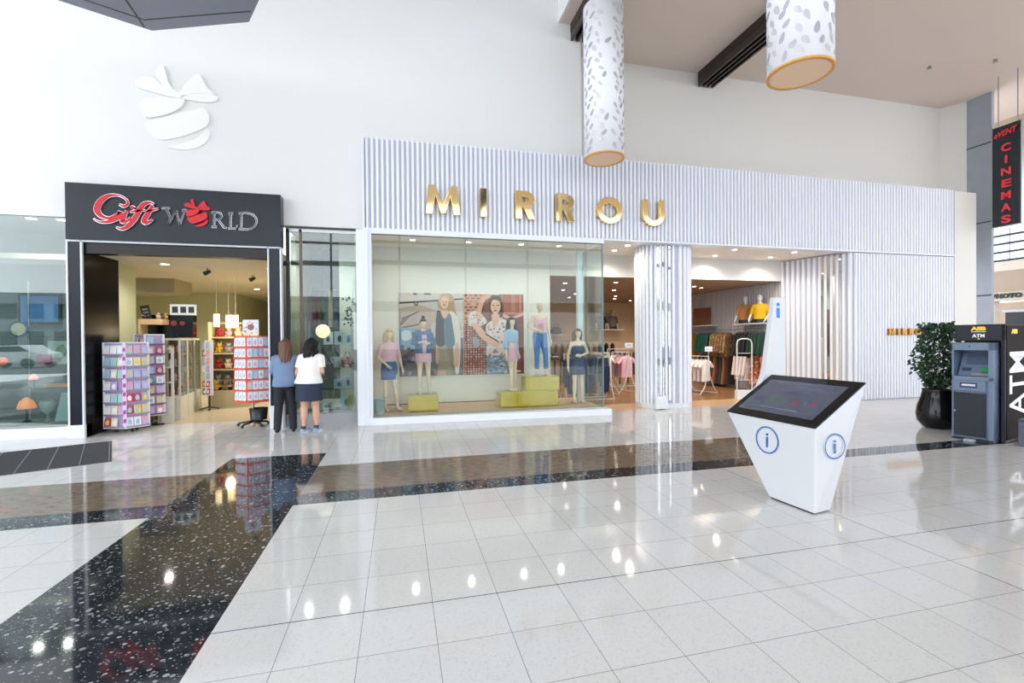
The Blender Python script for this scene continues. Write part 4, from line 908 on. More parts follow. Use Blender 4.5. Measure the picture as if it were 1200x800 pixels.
t, s, P, HM = figure('mannequin', 'brown-haired mannequin in navy satin slip dress with one arm folded, right end of window', 'mannequin', (4.0, 9.98, ZP), .05, 1.70, M_MANN,
    dict(elR=(-.24, .03, 1.13), wrR=(-.26, -.02, .88), elL=(.25, -.02, 1.17), wrL=(.02, -.19, 1.12), palmL=(0, 1, 0), handL=(-1, -.05, 0), ankL=(.10, .02, .085), ankR=(-.12, -.03, .085), kneeR=(-.10, -.03, .49)), MG_, .93, .93)
skirt(t, s, MNV, .66, 1.12, .175, .125, 1.0, 1, 0, flare=1.12, name='dress_skirt'); top(t, s, P, MNV, [(1.05, .155, .11, 0), (1.14, .148, .108, 0), (1.24, .155, .116, -.01), (1.32, .150, .108, -.005), (1.35, .12, .092, -.005)], .98, 1, 0, .014, 0, name='dress_top')
b = MB()
for sx in (-.08, .08): b.tube([(sx*s, -.10*s, 1.33*s), (sx*s*.95, -.04*s, 1.43*s), (sx*s*.95, .05*s, 1.42*s), (sx*s, .09*s, 1.33*s)], .006, MNV, 6)
b.build('strap', None, t); hair(t, s, HM, MHR, .26, seed=6); base_plate(t)
def plinth(x0, x1, y0, y1, z0, z1, label):
    t = thing('plinth', label, 'plinth', ((x0+x1)/2, (y0+y1)/2, z0), 0, 'green acrylic plinths')
    W, D_, H_ = (x1-x0)/2, (y1-y0)/2, z1-z0
    b = MB(); b.box(-W, W, -D_, D_, 0, H_-.012, M_ACRYL); b.build('block', None, t, bevel=.004)
    b = MB(); b.box(-W, W, -D_, D_, H_-.011, H_, mat('plinth_top', (206, 206, 130), .3)); b.build('top_sheet', None, t)
plinth(.16, .78, 9.72, 10.3, .151, .472, 'green acrylic plinth alone under the mannequin with the hair bun')
plinth(2.12, 3.42, 9.72, 10.28, .151, .472, 'wide low green acrylic plinth at the right of the window')
plinth(2.72, 3.5, 9.85, 10.28, .474, .783, 'upper green acrylic plinth stacked on the wide low one')
b = MB(); b.lathe([(.09, 0), (.11, .28), (.12, .3), (.115, .3), (.10, .05), (0.01, .03)], m=mat('bucket_blue', (170, 200, 206), .4)); tag(b.build('bucket', loc=(-.40, 9.62, .152)), 'pale blue bucket on the platform in the left corner of the window', 'bucket')

# ---------------------------------------------------------------- window posters
class Poster:
    def __init__(s, name, label, x0, x1, z0, z1, box):
        s.t = thing(name, label, 'poster', (x0, 10.935, z0)); s.W, s.H = x1-x0, z1-z0; s.box = box; s.mb = MB(); s.L = 0; s.y = -.012
        s.mb.box(0, s.W, -.011, .012, 0, s.H, MATS['poster_base'])
    def P(s, x, y):
        x0, x1, y0, y1 = s.box; return (min(max((x-x0)/(x1-x0), 0), 1)*s.W, min(max(1-(y-y0)/(y1-y0), 0), 1)*s.H)
    def poly(s, pts, rgb, smooth=True):
        from mathutils.geometry import tessellate_polygon
        q = spline(pts, 4, True) if smooth and len(pts) > 3 else pts; q = [s.P(*a) for a in q]; s.L += 1; y = s.y-s.L*.00012
        m = mat('poster_%d_%d_%d' % rgb, rgb, .55); tri = tessellate_polygon([[Vector((a[0], a[1], 0)) for a in q]])
        fs = []
        for a, b, c in tri:
            cr = (q[b][0]-q[a][0])*(q[c][1]-q[a][1])-(q[b][1]-q[a][1])*(q[c][0]-q[a][0]); fs.append((a, b, c) if cr > 0 else (a, c, b))
        s.mb.add([(a[0], y, a[1]) for a in q], fs, m)
    def rect(s, x0, x1, y0, y1, rgb): s.poly([(x0, y0), (x1, y0), (x1, y1), (x0, y1)], rgb, False)
    def ell(s, cx, cy, rx, ry, rgb, n=16): s.poly([(cx+rx*math.cos(2*PI*k/n), cy+ry*math.sin(2*PI*k/n)) for k in range(n)], rgb, False)
    def done(s): s.mb.build('print', None, s.t)
mat('poster_base', (210, 200, 192), .5); rr = random.Random(4)
p = Poster('fashion_poster', 'left fashion poster, a blond woman in cream coat and dark top in a street', 0.0, 1.48, .78, 2.71, (40, 570, 55, 730))
p.rect(40, 570, 55, 350, (206, 198, 194)); p.rect(40, 570, 350, 730, (112, 108, 116)); p.poly([(40, 180), (200, 150), (360, 200), (360, 350), (40, 350)], (184, 166, 154), False); p.poly([(300, 300), (570, 260), (570, 420), (300, 420)], (196, 190, 188), False)
p.poly([(40, 130), (570, 92), (570, 104), (40, 144)], (52, 52, 58), False); p.ell(178, 140, 18, 20, (60, 60, 64)); p.ell(178, 140, 9, 10, (180, 180, 178))
for a in ((60, 260, 200, 200), (50, 310, 120, 240), (110, 240, 180, 210), (60, 330, 220, 300), (50, 290, 90, 250)): p.poly([(a[0], a[1]), (a[2], a[3]), (a[2]+4, a[3]+8), (a[0]+4, a[1]+12)], (84, 76, 74), False)
for x, y, w_, c_ in ((110, 62, 14, (200, 196, 90)), (170, 62, 16, (50, 50, 54)), (272, 60, 26, (60, 60, 62))): p.rect(x-w_, x+w_, y-7, y+7, c_)
p.poly([(44, 350), (150, 345), (190, 400), (180, 500), (44, 500)], (120, 168, 206)); p.poly([(60, 370), (120, 360), (140, 420), (70, 440)], (200, 222, 236)); p.poly([(145, 380), (200, 380), (200, 470), (150, 470)], (50, 60, 84))
for k in range(26): p.ell(rr.uniform(50, 330), rr.uniform(480, 720), rr.uniform(10, 26), rr.uniform(10, 24), rr.choice([(40, 40, 50), (60, 66, 88), (150, 156, 176), (34, 32, 40), (104, 70, 76)]))
p.poly([(355, 470), (500, 470), (520, 730), (360, 730)], (136, 128, 104), False); p.poly([(360, 500), (420, 480), (470, 730), (370, 730)], (152, 146, 122)); p.rect(350, 420, 690, 730, (196, 160, 136))
p.poly([(395, 60), (450, 55), (490, 90), (500, 170), (540, 300), (548, 360), (520, 330), (470, 220), (440, 200), (380, 190), (355, 150), (372, 90)], (186, 156, 124))
p.poly([(455, 205), (500, 220), (535, 290), (545, 480), (530, 700), (500, 700), (480, 480), (465, 330)], (220, 212, 204)); p.poly([(345, 225), (375, 200), (415, 240), (425, 300), (415, 470), (340, 465)], (40, 46, 56)); p.poly([(410, 235), (460, 225), (480, 320), (495, 480), (415, 475)], (84, 114, 132)); p.poly([(385, 195), (440, 195), (440, 230), (412, 262), (388, 232)], (222, 184, 160))
p.ell(413, 130, 34, 52, (232, 194, 168)); p.poly([(376, 90), (410, 66), (448, 76), (456, 130), (440, 100), (408, 82), (384, 110), (376, 160), (366, 130)], (204, 176, 140)); p.ell(400, 120, 6, 4, (80, 60, 56)); p.ell(428, 120, 6, 4, (80, 60, 56)); p.ell(413, 150, 12, 5, (186, 96, 96)); p.ell(414, 136, 4, 8, (214, 170, 146))
p.poly([(505, 470), (530, 480), (535, 590), (520, 660), (490, 650), (485, 600)], (214, 172, 150)); p.rect(342, 425, 276, 284, (24, 26, 32)); p.poly([(345, 470), (365, 560), (350, 640), (335, 600), (338, 500)], (206, 164, 142))
p.done()
p = Poster('fashion_poster', 'right fashion poster, a dark-haired woman in floral blouse with raised arm', 1.495, 2.96, .78, 2.71, (20, 505, 65, 725))
p.rect(20, 210, 65, 330, (204, 160, 142))
for k in range(11):
    for j in range(5): p.rect(24+j*40+(k % 2)*18, 50+j*40+(k % 2)*18, 72+k*24, 84+k*24, rr.choice([(150, 74, 66), (178, 110, 94), (226, 184, 164), (128, 70, 64)]))
p.rect(20, 215, 330, 725, (124, 62, 56))
for k in range(9):
    for j in range(20): p.rect(26+k*21, 38+k*21, 338+j*19.5, 350+j*19.5, rr.choice([(206, 160, 146), (184, 120, 108), (222, 186, 172)]))
p.rect(300, 505, 65, 240, (176, 112, 96))
for k in range(12): p.rect(305+k*17, 312+k*17, 66, 215+rr.uniform(-8, 20), rr.choice([(206, 150, 130), (150, 86, 76), (192, 134, 114)]))
p.rect(330, 505, 235, 725, (112, 42, 48)); p.poly([(320, 215), (400, 250), (505, 215), (505, 240), (400, 270), (330, 250)], (214, 160, 140))
p.poly([(210, 85), (290, 75), (330, 120), (335, 220), (320, 260), (250, 240), (240, 330), (200, 420), (175, 360), (160, 240), (170, 130)], (92, 58, 50)); p.poly([(180, 130), (215, 100), (220, 240), (200, 380), (185, 300)], (124, 84, 70))
p.poly([(60, 240), (110, 200), (170, 240), (200, 300), (120, 330), (60, 320)], (222, 208, 206)); p.poly([(110, 250), (140, 140), (190, 75), (240, 70), (225, 100), (190, 120), (160, 200), (150, 270)], (222, 172, 148))
p.poly([(195, 330), (250, 280), (340, 270), (385, 310), (360, 420), (350, 575), (200, 575), (205, 450)], (222, 210, 210)); p.poly([(245, 230), (300, 230), (300, 290), (265, 340), (245, 290)], (224, 176, 152))
for k in range(70):
    x = rr.uniform(205, 372); y = rr.uniform(290, 570)
    if x > 350 and y > 420: continue
    p.ell(x, y, rr.uniform(5, 12), rr.uniform(4, 10), rr.choice([(150, 96, 108), (196, 150, 156), (110, 96, 112), (176, 120, 110), (240, 232, 232)]))
for k in range(16): p.ell(rr.uniform(70, 170), rr.uniform(235, 318), rr.uniform(5, 10), rr.uniform(4, 8), rr.choice([(160, 110, 120), (120, 110, 126), (196, 150, 156)]))
p.poly([(90, 320), (120, 305), (200, 390), (290, 450), (310, 480), (270, 500), (180, 450), (120, 380)], (226, 178, 154)); p.poly([(190, 385), (300, 455), (296, 466), (186, 396)], (60, 44, 44), False)
p.ell(272, 165, 42, 62, (232, 188, 162)); p.poly([(225, 120), (260, 92), (300, 96), (322, 130), (330, 230), (318, 180), (306, 130), (262, 112), (236, 140), (228, 200)], (84, 54, 48))
p.ell(254, 158, 9, 4, (70, 46, 46)); p.ell(292, 158, 9, 4, (70, 46, 46)); p.ell(272, 178, 5, 12, (214, 166, 140)); p.ell(270, 202, 14, 6, (196, 84, 84))
p.poly([(200, 570), (355, 570), (372, 650), (365, 725), (195, 725)], (126, 142, 164), False)
for k in range(40): p.ell(rr.uniform(205, 360), rr.uniform(580, 720), rr.uniform(5, 16), rr.uniform(3, 8), rr.choice([(160, 176, 196), (90, 104, 130), (206, 214, 224)]))
p.poly([(85, 430), (120, 420), (145, 480), (120, 500), (95, 490)], (150, 152, 160)); p.ell(440, 705, 40, 12, (206, 180, 170))
p.done()

# ================================================================ FASHION SHOP INTERIOR
def downlight(x, y, z, label, group, energy=18, col=(1, .86, .7), r=.055, spot=True):
    t = thing('downlight', label, 'downlight', (x, y, z), 0, group)
    b = MB(); b.lathe([(r, -.002), (r+.02, -.006), (r+.02, 0), (r, 0)], m=M_FRAME, n=24); b.build('trim_ring', None, t)
    b = MB(); b.cyl((0, 0, -.004), r, .003, M_LAMP, 20); b.build('lens', None, t)
    if spot: add_light('lamp', 'SPOT', (0, 0, -.03), energy, col, (0, 0, 0), .06, t, 2.6)
k = 0
for (x, y) in ((5.14, 10.39), (5.16, 9.75), (8.1, 10.54), (8.02, 9.71), (9.78, 10.47), (9.79, 9.7), (6.6, 10.5)):
    downlight(x, y, 3.77, 'small round downlight in the entrance soffit, %s counting from the glass corner' % ORD[k], 'entrance downlights', 75); k += 1
k = 0
for (x, y) in ((6.0, 12.05), (4.6, 12.4), (7.9, 12.6), (9.4, 12.9), (8.9, 12.55), (6.9, 14.0), (5.2, 14.2), (8.6, 14.8), (7.95, 16.0), (9.58, 17.9), (9.6, 16.6), (6.4, 16.8), (5.0, 16.4), (7.2, 17.9), (8.5, 17.2), (3.8, 13.6), (6.1, 15.4), (4.1, 17.5)):
    downlight(x, y, 3.2, 'round downlight in the brown shop ceiling, %s from the front' % ORD[k], 'shop ceiling downlights', 100, spot=(k % 2 == 0)); k += 1
for i, (x, y) in enumerate(((.3, 10.1), (1.5, 10.1), (2.7, 10.1), (3.6, 10.1))):
    downlight(x, y, 3.765, 'downlight above the display window, %s from the left' % ORD[i], 'display window downlights', 27, (1, .94, .86))

GAR = {}
def garment(kind, cname, rgb, pattern=None):
    key = (kind, cname)
    if key in GAR: return GAR[key]
    m = mat('cloth_'+cname.replace(' ', '_'), rgb, .85, vary=.12, scale=9)
    if pattern: m = chips_mat('cloth_'+cname.replace(' ', '_')+'_p', rgb, tuple(int(v*.8) for v in rgb), pattern, 16, .9, .8, (1, 1, 1), 24)
    mb = MB(); n = 18
    def rg(z, rx, ry, cx=0, wv=0): return [(cx+rx*math.cos(2*PI*j/n), .72*ry*math.sin(2*PI*j/n)*(1+wv*math.cos(3*2*PI*j/n)), z) for j in range(n)]
    if kind in ('tee', 'sweater', 'jacket'):
        L = {'tee': .62, 'sweater': .66, 'jacket': .78}[kind]
        mb.loft([rg(-.055, .06, .035), rg(-.075, .12, .05), (rg(-.12, .20, .06)), rg(-.3, .20, .065, 0, .1), rg(-.05-L*.8, .205, .06, 0, .15), rg(-.05-L, .21, .055, 0, .2)], None)
        SL = .22 if kind == 'tee' else .58
        for sd in (-1, 1):
            a = Vector((sd*.17, 0, -.13)); d = Vector((sd*.75, 0, -.62)) if kind == 'tee' else Vector((sd*.22, -.03, -1)); d.normalize()
            mb.tube([a, a+d*SL*.5, a+d*SL], [.055, .05, .044], None, 10)
    elif kind == 'jeans':
        mb.loft([rg(-.08, .17, .03), rg(-.2, .19, .05), rg(-.36, .19, .055)], None)
        for sd in (-1, 1): mb.tube([(sd*.09, 0, -.3), (sd*.1, 0, -.6), (sd*.105, 0, -1.0)], [.085, .07, .055], None, 10)
    elif kind == 'dress':
        mb.loft([rg(-.08, .08, .04), rg(-.14, .16, .055), rg(-.45, .15, .06), rg(-.7, .2, .08, 0, .2), rg(-1.0, .24, .09, 0, .3)], None)
    o = mb.build('garment', m, None); h = MB()
    h.tube([(0, 0, .0), (.012, 0, .035), (0, 0, .055), (-.018, 0, .04)], .004, M_STEEL, 6); h.tube([(-.19, 0, -.09), (0, 0, -.02), (.19, 0, -.09)], .007, M_STEEL, 6); h.tube([(0, 0, 0), (0, 0, -.03)], .004, M_STEEL, 6)
    h.build('hanger', None, o); GAR[key] = o; o['used'] = 0
    return o
NAMEK = {'tee': 't-shirt', 'sweater': 'sweater', 'jacket': 'jacket', 'jeans': 'pair of trousers', 'dress': 'dress'}
CATK = {'tee': 't-shirt', 'sweater': 'sweater', 'jacket': 'jacket', 'jeans': 'trousers', 'dress': 'dress'}
def hang(kind, cname, rgb, x, y, z, rz, where, group, pattern=None, sc=1):
    o = garment(kind, cname, rgb, pattern)
    if not o['used']: o['used'] = 1; c = o
    else: c = copy_tree(o)
    c.location = (x, y, z-.045*sc); c.rotation_euler.z = rz; c.scale = (sc, sc, sc)
    c.name = {'tee': 't_shirt', 'sweater': 'sweater', 'jacket': 'jacket', 'jeans': 'trousers', 'dress': 'dress'}[kind]
    tag(c, '%s %s %s' % (cname, NAMEK[kind], where), CATK[kind], group); return c
def rail_rack(cx, cy, W, z, label, D_=.5, sign=False, ang=0):
    t = thing('clothes_rack', label, 'clothes rack', (cx, cy, 0), ang, 'clothes racks on the shop floor'); MWR = mat('rack_white', (222, 220, 214), .4)
    b = MB(); b.tube([(-W, 0, z), (W, 0, z)], .012, MWR, 8); b.build('rail', None, t)
    for sx in (-1, 1):
        b = MB(); b.tube([(sx*W, 0, z), (sx*W, -.05, z*.5), (sx*W*1.02, -D_*.25, z*.2), (sx*W*1.02, -D_/2, .02)], .013, MWR, 8); b.build('leg', None, t)
        b = MB(); b.tube([(sx*W, 0, z), (sx*W, .05, z*.5), (sx*W*1.02, D_*.25, z*.2), (sx*W*1.02, D_/2, .02)], .013, MWR, 8); b.build('leg', None, t)
    for sy in (-1, 1): b = MB(); b.tube([(-W*1.02, sy*D_/2, .02), (W*1.02, sy*D_/2, .02)], .011, MWR, 8); b.build('foot_bar', None, t)
    if sign:
        R9 = Matrix.Rotation(-ang, 4, 'Z'); M = Matrix.Translation((-W, 0, 0)) @ R9
        b = MB(); b.tube([(-W, 0, z), (-W, 0, z+.14)], .008, MWR, 8); b.box(-.12, .12, -.008, .008, z+.14, z+.28, M_FRAME, M); b.box(-.09, .09, -.0095, -.008, z+.19, z+.21, M_STEEL, M); b.box(-.06, .06, -.0095, -.008, z+.225, z+.24, M_STEEL, M); b.build('price_sign', None, t)
    return t
def fill(cx, cy, W, z, ang, n, items, where, group, twist=0, sc=1):
    for k in range(n):
        u = -W+.1+(2*W-.2)*k/max(1, n-1); kd, n_, c_ = items[k % len(items)]
        hang(kd, n_, c_, cx+math.cos(ang)*u, cy+math.sin(ang)*u, z, ang+PI/2+twist if ang == 0 else ang-PI/2+twist, '%s, %s along' % (where, ORD[k]), group, sc=sc)
G1 = 'clothes on the racks'
BK, NV_, CH_, DB, GY, PK, DP, WH_ = ('black', (34, 34, 40)), ('navy', (38, 50, 82)), ('charcoal', (64, 66, 72)), ('dark blue', (44, 66, 108)), ('grey', (140, 140, 142)), ('pink', (232, 172, 166)), ('dusty pink', (214, 150, 148)), ('white', (232, 232, 232))
rail_rack(4.85, 11.45, .65, 1.22, 'white clothes rack of dark garments behind the navy-dressed mannequin')
fill(4.85, 11.45, .65, 1.22, 0, 12, [('jacket',)+BK, ('jeans',)+NV_, ('dress',)+CH_, ('jacket',)+DB, ('jeans',)+GY], 'on rack behind navy-dressed mannequin', G1, -.75)
rail_rack(6.35, 12.5, .42, 1.2, 'white A-frame clothes rack with a small sign left of the ribbed pillar', .75, True, 1.72)
fill(6.35, 12.5, .42, 1.2, 1.72, 5, [('tee',)+PK, ('tee',)+DP, ('tee',)+GY, ('tee',)+PK, ('tee',)+WH_], 'on signed rack left of ribbed pillar', G1, .1)
rail_rack(5.75, 12.6, .42, 1.2, 'white A-frame clothes rack without a sign, left of the signed one', .75, False, 1.72)
fill(5.75, 12.6, .42, 1.2, 1.72, 5, [('tee',)+WH_, ('tee',)+GY, ('tee', 'red', (170, 40, 52)), ('sweater', 'red', (170, 40, 52)), ('sweater', 'wine red', (112, 36, 48))], 'on unsigned rack left of pillar', G1, .1)
rail_rack(8.42, 11.75, .38, 1.08, 'small white A-frame clothes rack with a sign right of the ribbed pillar', .75, True, 1.85)
fill(8.42, 11.75, .38, 1.08, 1.85, 5, [('tee', 'cream', (236, 226, 222))], 'on signed rack right of ribbed pillar', G1, .1)
rail_rack(7.6, 14.3, .8, 1.25, 'white clothes rack of dark coats deep in the shop behind the pillar')
fill(7.6, 14.3, .8, 1.25, 0, 9, [('jacket',)+BK, ('jacket', 'brown', (100, 74, 54)), ('jacket',)+CH_], 'on coat rack behind pillar', G1, -.5)
# right wall: rails and shelves along the ribbed side wall
def wall_rail(y0, y1, z, label):
    t = thing('wall_rail', label, 'clothes rail', (10.56, (y0+y1)/2, z), 0, 'clothes rails on the ribbed side wall'); W = (y1-y0)/2
    b = MB(); b.tube([(-.28, -W, 0), (-.28, W, 0)], .012, M_STEEL, 8); b.build('rail', None, t)
    for sy in (-.9, .9):
        b = MB(); b.tube([(-.28, W*sy, 0), (.03, W*sy, 0)], .010, M_STEEL, 8); b.build('bracket', None, t)
wall_rail(11.1, 12.4, 1.86, 'upper steel clothes rail nearest the entrance on the ribbed wall'); wall_rail(11.1, 12.4, 1.2, 'lower steel clothes rail nearest the entrance on the ribbed wall')
wall_rail(12.6, 14.2, 1.86, 'upper steel clothes rail farther in on the ribbed wall'); wall_rail(12.6, 14.2, 1.15, 'lower steel clothes rail farther in on the ribbed wall')
wall_rail(14.5, 16.2, 1.86, 'upper steel clothes rail deepest in the shop on the ribbed wall')
G2 = 'clothes along the ribbed side wall'
NUP = {}
for k in range(4): hang('sweater', 'dark green', (26, 62, 50), 10.27, 11.25+k*.13, 1.86, .1, 'on upper wall rail nearest entrance, %s from front' % ORD[k], G2)
for k in range(4): hang('jacket', 'black', (34, 34, 40), 10.27, 11.82+k*.14, 1.86, .1, 'behind the dark green sweaters, %s of four' % ORD[k], G2)
for k in range(3): hang('dress', 'orange floral', (196, 92, 50), 10.27, 11.25+k*.19, 1.2, .1, 'on lower wall rail nearest entrance, %s from front' % ORD[k], G2, (236, 214, 190), sc=.95)
for k in range(4): hang('jacket', 'cream', (222, 196, 176), 10.27, 11.82+k*.14, 1.2, .1, 'behind the orange floral dresses, %s of four' % ORD[k], G2)
for k in range(6): hang('jacket', 'camel', (150, 112, 72), 10.27, 12.72+k*.13, 1.86, .2, 'on upper farther wall rail, %s from front' % ORD[k], G2, (190, 160, 110) if 1 else None)
for k in range(5): hang('sweater', 'teal', (18, 84, 76), 10.27, 13.58+k*.13, 1.86, .2, 'beyond the camel jackets, %s of five' % ORD[k], G2)
for k in range(10):
    n_, c_ = (('dark brown', (70, 54, 44)), ('rust', (166, 100, 56)), ('charcoal', (64, 66, 72)))[k % 3]; hang('dress', n_, c_, 10.27, 12.7+k*.15, 1.15, .15, 'on lower farther wall rail, %s from front' % ORD[k], G2)
for k in range(10):
    n_, c_ = (('mustard', (196, 144, 40)), ('brown', (100, 74, 54)))[k % 2]; hang('jacket', n_, c_, 10.27, 14.6+k*.16, 1.86, .15, 'on deepest wall rail, %s from front' % ORD[k], G2)
def shelf(x0, x1, y0, y1, z, label, m=None):
    b = MB(); b.box(x0, x1, y0, y1, z, z+.035, m or M_FRAME); return tag(b.build('wall_shelf', bevel=.003), label, 'shelf')
shelf(10.2, 10.59, 11.05, 12.45, 2.0, 'white wall shelf carrying the tan and mustard torso mannequins')
shelf(10.2, 10.59, 13.6, 14.8, 2.0, 'white wall shelf carrying the brown board deeper in the shop')
b = MB(); b.box(-.02, .02, -.3, .3, 0, .62, mat('brown_board', (124, 78, 52), .5, vary=.3, scale=2)); tag(b.build('display_board', loc=(10.35, 14.2, 2.036), rot=(0, .15, .6)), 'brown picture board leaning on the deeper wall shelf', 'picture')
def torso_mannequin(loc, rz, m, label, skinm=M_MANNW, turn=0):
    t = thing('torso_mannequin', label, 'mannequin', loc, rz, 'half mannequins on wall shelves'); mb = MB(); s = .95; zo = -.86
    def sh(rings): return [[(x, y, z+zo*s) for x, y, z in r] for r in rings]
    mb.loft(sh(torso_rings(s, 1, 1, 0, TR[1:])), None); mb.tube([(0, 0, (1.42+zo)*s), (0, 0, (1.56+zo)*s)], .045*s, None, 12, ends=True); mb.ell((0, 0, (1.64+zo)*s), (.076*s, .095*s, .11*s), None, 18, 12); mb.ell((0, -.03, (1.58+zo)*s), (.05*s, .06*s, .06*s))
    for sx in (-1, 1):
        a, e, w_ = Vector((sx*.165, 0, 1.40+zo))*s, Vector((sx*.25, .02, 1.13+zo))*s, Vector((sx*.16 if sx > 0 else -.30, -.16, .98+zo))*s
        seg(mb, a, e, [.045, .043, .035]); seg(mb, e, w_, [.035, .03, .023]); finger_hand(mb, w_, (w_-e), (-sx, 0, 0), s, .4, sx)
    mb.build('body', skinm, t, remesh=.009)
    c = MB(); c.loft(sh(torso_rings(s, 1.05, 1.05, 0, ROW_TEE[1:], .014)), None)
    for sx in (-1, 1):
        a, e = Vector((sx*.165, 0, 1.40+zo))*s, Vector((sx*.25, .02, 1.13+zo))*s; c.tube([a-Vector((sx*.03, 0, 0)), a, a+(e-a)*.6, e], [.06, .062, .058, .052], None, 12)
    c.build('top', m, t, remesh=.01); c = MB(); c.loft(sh(torso_rings(s, 1.05, 1.05, 0, [(.86, .17, .12, .01), (.93, .178, .127, .012), (1.02, .16, .11, .005)], .018)), None); c.build('shorts', M_DARK, t)
torso_mannequin((10.36, 12.08, 2.036), -.7, mat('top_tan', (186, 132, 76), .8), 'white half mannequin in a tan top on the wall shelf by the entrance')
torso_mannequin((10.36, 11.5, 2.036), -.7, mat('top_mustard', (222, 176, 26), .8), 'white half mannequin in a mustard sweater on the wall shelf by the entrance')
torso_mannequin((8.6, 18.7, 2.0), 0, mat('top_wine', (74, 38, 42), .8), 'half mannequin in a dark wine top on the back wall shelf', M_MANN); torso_mannequin((9.15, 18.7, 2.0), 0, mat('top_taupe', (120, 104, 104), .8), 'half mannequin in a taupe jacket on the back wall shelf', M_MANN)
shelf(8.2, 9.6, 18.5, 18.98, 1.96, 'back wall shelf carrying the wine and taupe half mannequins')
shelf(4.3, 6.8, 18.5, 18.98, 1.75, 'long back wall shelf with rounded bags behind the display window')
for k in range(5):
    b = MB(); b.lathe([(.02, 0), (.2, .02), (.24, .14), (.18, .28), (.04, .34)], m=mat('bag_brown', (112, 84, 54), .6)); b.tube([(-.1, 0, .3), (-.08, 0, .44), (.08, 0, .44), (.1, 0, .3)], .012, M_DARK, 6)
    tag(b.build('handbag', loc=(4.55+k*.5, 18.72, 1.787)), 'brown round handbag on the long back wall shelf, %s from the left' % ORD[k], 'handbag', 'handbags on the back shelf')
G3 = 'clothes along the back wall'
t = thing('back_rail', 'steel clothes rail along the back wall of the fashion shop', 'clothes rail', (6.6, 18.6, 1.5)); b = MB(); b.tube([(-2.6, 0, 0), (2.8, 0, 0)], .014, M_STEEL, 8); b.build('rail', None, t)
b = MB()
for x in (-2.5, 0, 2.7): b.tube([(x, 0, 0), (x, .4, 0)], .01, M_STEEL, 8)
b.build('bracket', None, t)
for k in range(18):
    n_, c_ = R.choice([('brown', (100, 74, 54)), ('charcoal', (64, 66, 72)), ('rust', (166, 100, 56)), ('olive', (104, 104, 62)), ('black', (34, 34, 40))]); hang(R.choice(['jacket', 'sweater']), n_, c_, 4.15+k*.29, 18.6, 1.5, 1.3, 'on back wall rail, %s from left' % ORD[k], G3)
def table(x, y, label, cl, lab2):
    t = thing('display_table', label, 'table', (x, y, 0), 0, 'low display tables'); b = MB(); b.box(-.6, .6, -.35, .35, .86, .9, M_DARK); b.build('table_top', None, t, bevel=.004)
    for sx in (-.56, .56):
        for sy in (-.31, .31): b = MB(); b.box(sx-.02, sx+.02, sy-.02, sy+.02, 0, .86, M_DARK); b.build('leg', None, t)
    k = 0
    for i in range(4):
        for j in range(4):
            n_, c_ = cl[(i+j) % len(cl)]; b = MB(); b.box(-.12, .12, -.15, .15, 0, .045, None); tag(b.build('folded_garment', mat('cloth_'+n_.replace(' ', '_'), c_, .85), None, (x-.44+i*.29, y, .901+j*.046), bevel=.015), 'folded %s garment, %s, %s stack, %s from bottom' % (n_, lab2, ORD[i], ORD[j]), 'folded clothes', 'folded clothes on tables')
table(7.2, 15.0, 'dark display table with folded clothes in the middle of the shop', [('pink', (232, 172, 166)), ('black', (34, 34, 40)), ('grey', (140, 140, 142))], 'middle table')
table(5.0, 15.8, 'dark display table with folded clothes behind the display window', [('brown', (100, 74, 54)), ('cream', (236, 226, 222)), ('charcoal', (64, 66, 72))], 'table behind the window')
# security gate at the entrance
t = thing('security_gate', 'pale arched anti-theft gate at the right of the fashion shop entrance', 'security gate', (8.75, 10.25, 0), -.2); MWR = mat('rack_white', (222, 220, 214), .4)
b = MB(); b.tube([(-.2, 0, .2), (-.2, 0, 1.45), (-.17, 0, 1.54), (-.08, 0, 1.58), (.08, 0, 1.58), (.17, 0, 1.54), (.2, 0, 1.45), (.2, 0, .2)], .016, MWR, 8)
for z in (.5, .85, 1.2): b.tube([(-.2, 0, z), (.2, 0, z)], .007, MWR, 6)
b.build('frame', None, t); b = MB(); b.box(-.23, .23, -.07, .07, 0, .24, M_FRAME); b.build('base', None, t, bevel=.008)

# ================================================================ GIFT SHOP CONTENTS
def card_face(P0, P1, z0, rows, cols, pitch, cw, ch, where, group, face, name='greeting_card', pal=PASTEL, packs=False):
    a = Vector((P0[0], P0[1], 0)); b = Vector((P1[0], P1[1], 0)); u = (b-a).normalized(); n = Vector((u.y, -u.x, 0)); W = (b-a).length; st = W/cols
    for r in range(rows):
        for c in range(cols):
            nm, rgb = pal[min(R.randrange(len(pal)), R.randrange(len(pal)))]
            if not packs and R.random() < .04: continue
            z = z0+(rows-1-r)*pitch; key = '_card_'+name+nm+str(cw)
            if key not in GAR:
                mb = MB(); mb.box(-cw/2, cw/2, -.003, .003, 0, ch, cmat(nm, rgb)); n2, c2 = PASTEL[(R.randrange(7))]
                mb.prism([(-cw*.28, ch*.25), (cw*.22, ch*.2), (cw*.3, ch*.62), (0, ch*.8), (-cw*.3, ch*.6)], -.0015, cmat(n2, c2)); mb.v[-10:] = [(v[0], v[1]-.003, v[2]) for v in mb.v[-10:]]
                mb.box(-cw*.3, cw*.3, -.0042, -.003, ch*.86, ch*.9, cmat('grey', (176, 178, 184))); o = mb.build(name); GAR[key] = [o, False]
            o, used = GAR[key]
            if used: o = o.copy(); COL.objects.link(o)
            GAR[key][1] = True
            p = a+u*(st*(c+.5))+n*.022+Vector((0, 0, z)); o.location = p; o.rotation_euler = (-.10, 0, math.atan2(u.y, u.x))
            tag(o, '%s %s %s, %s row, %s from left' % (nm, name.split('_')[1], where, ORD[r], ORD[c]), 'card' if not packs else 'gift pack', group)
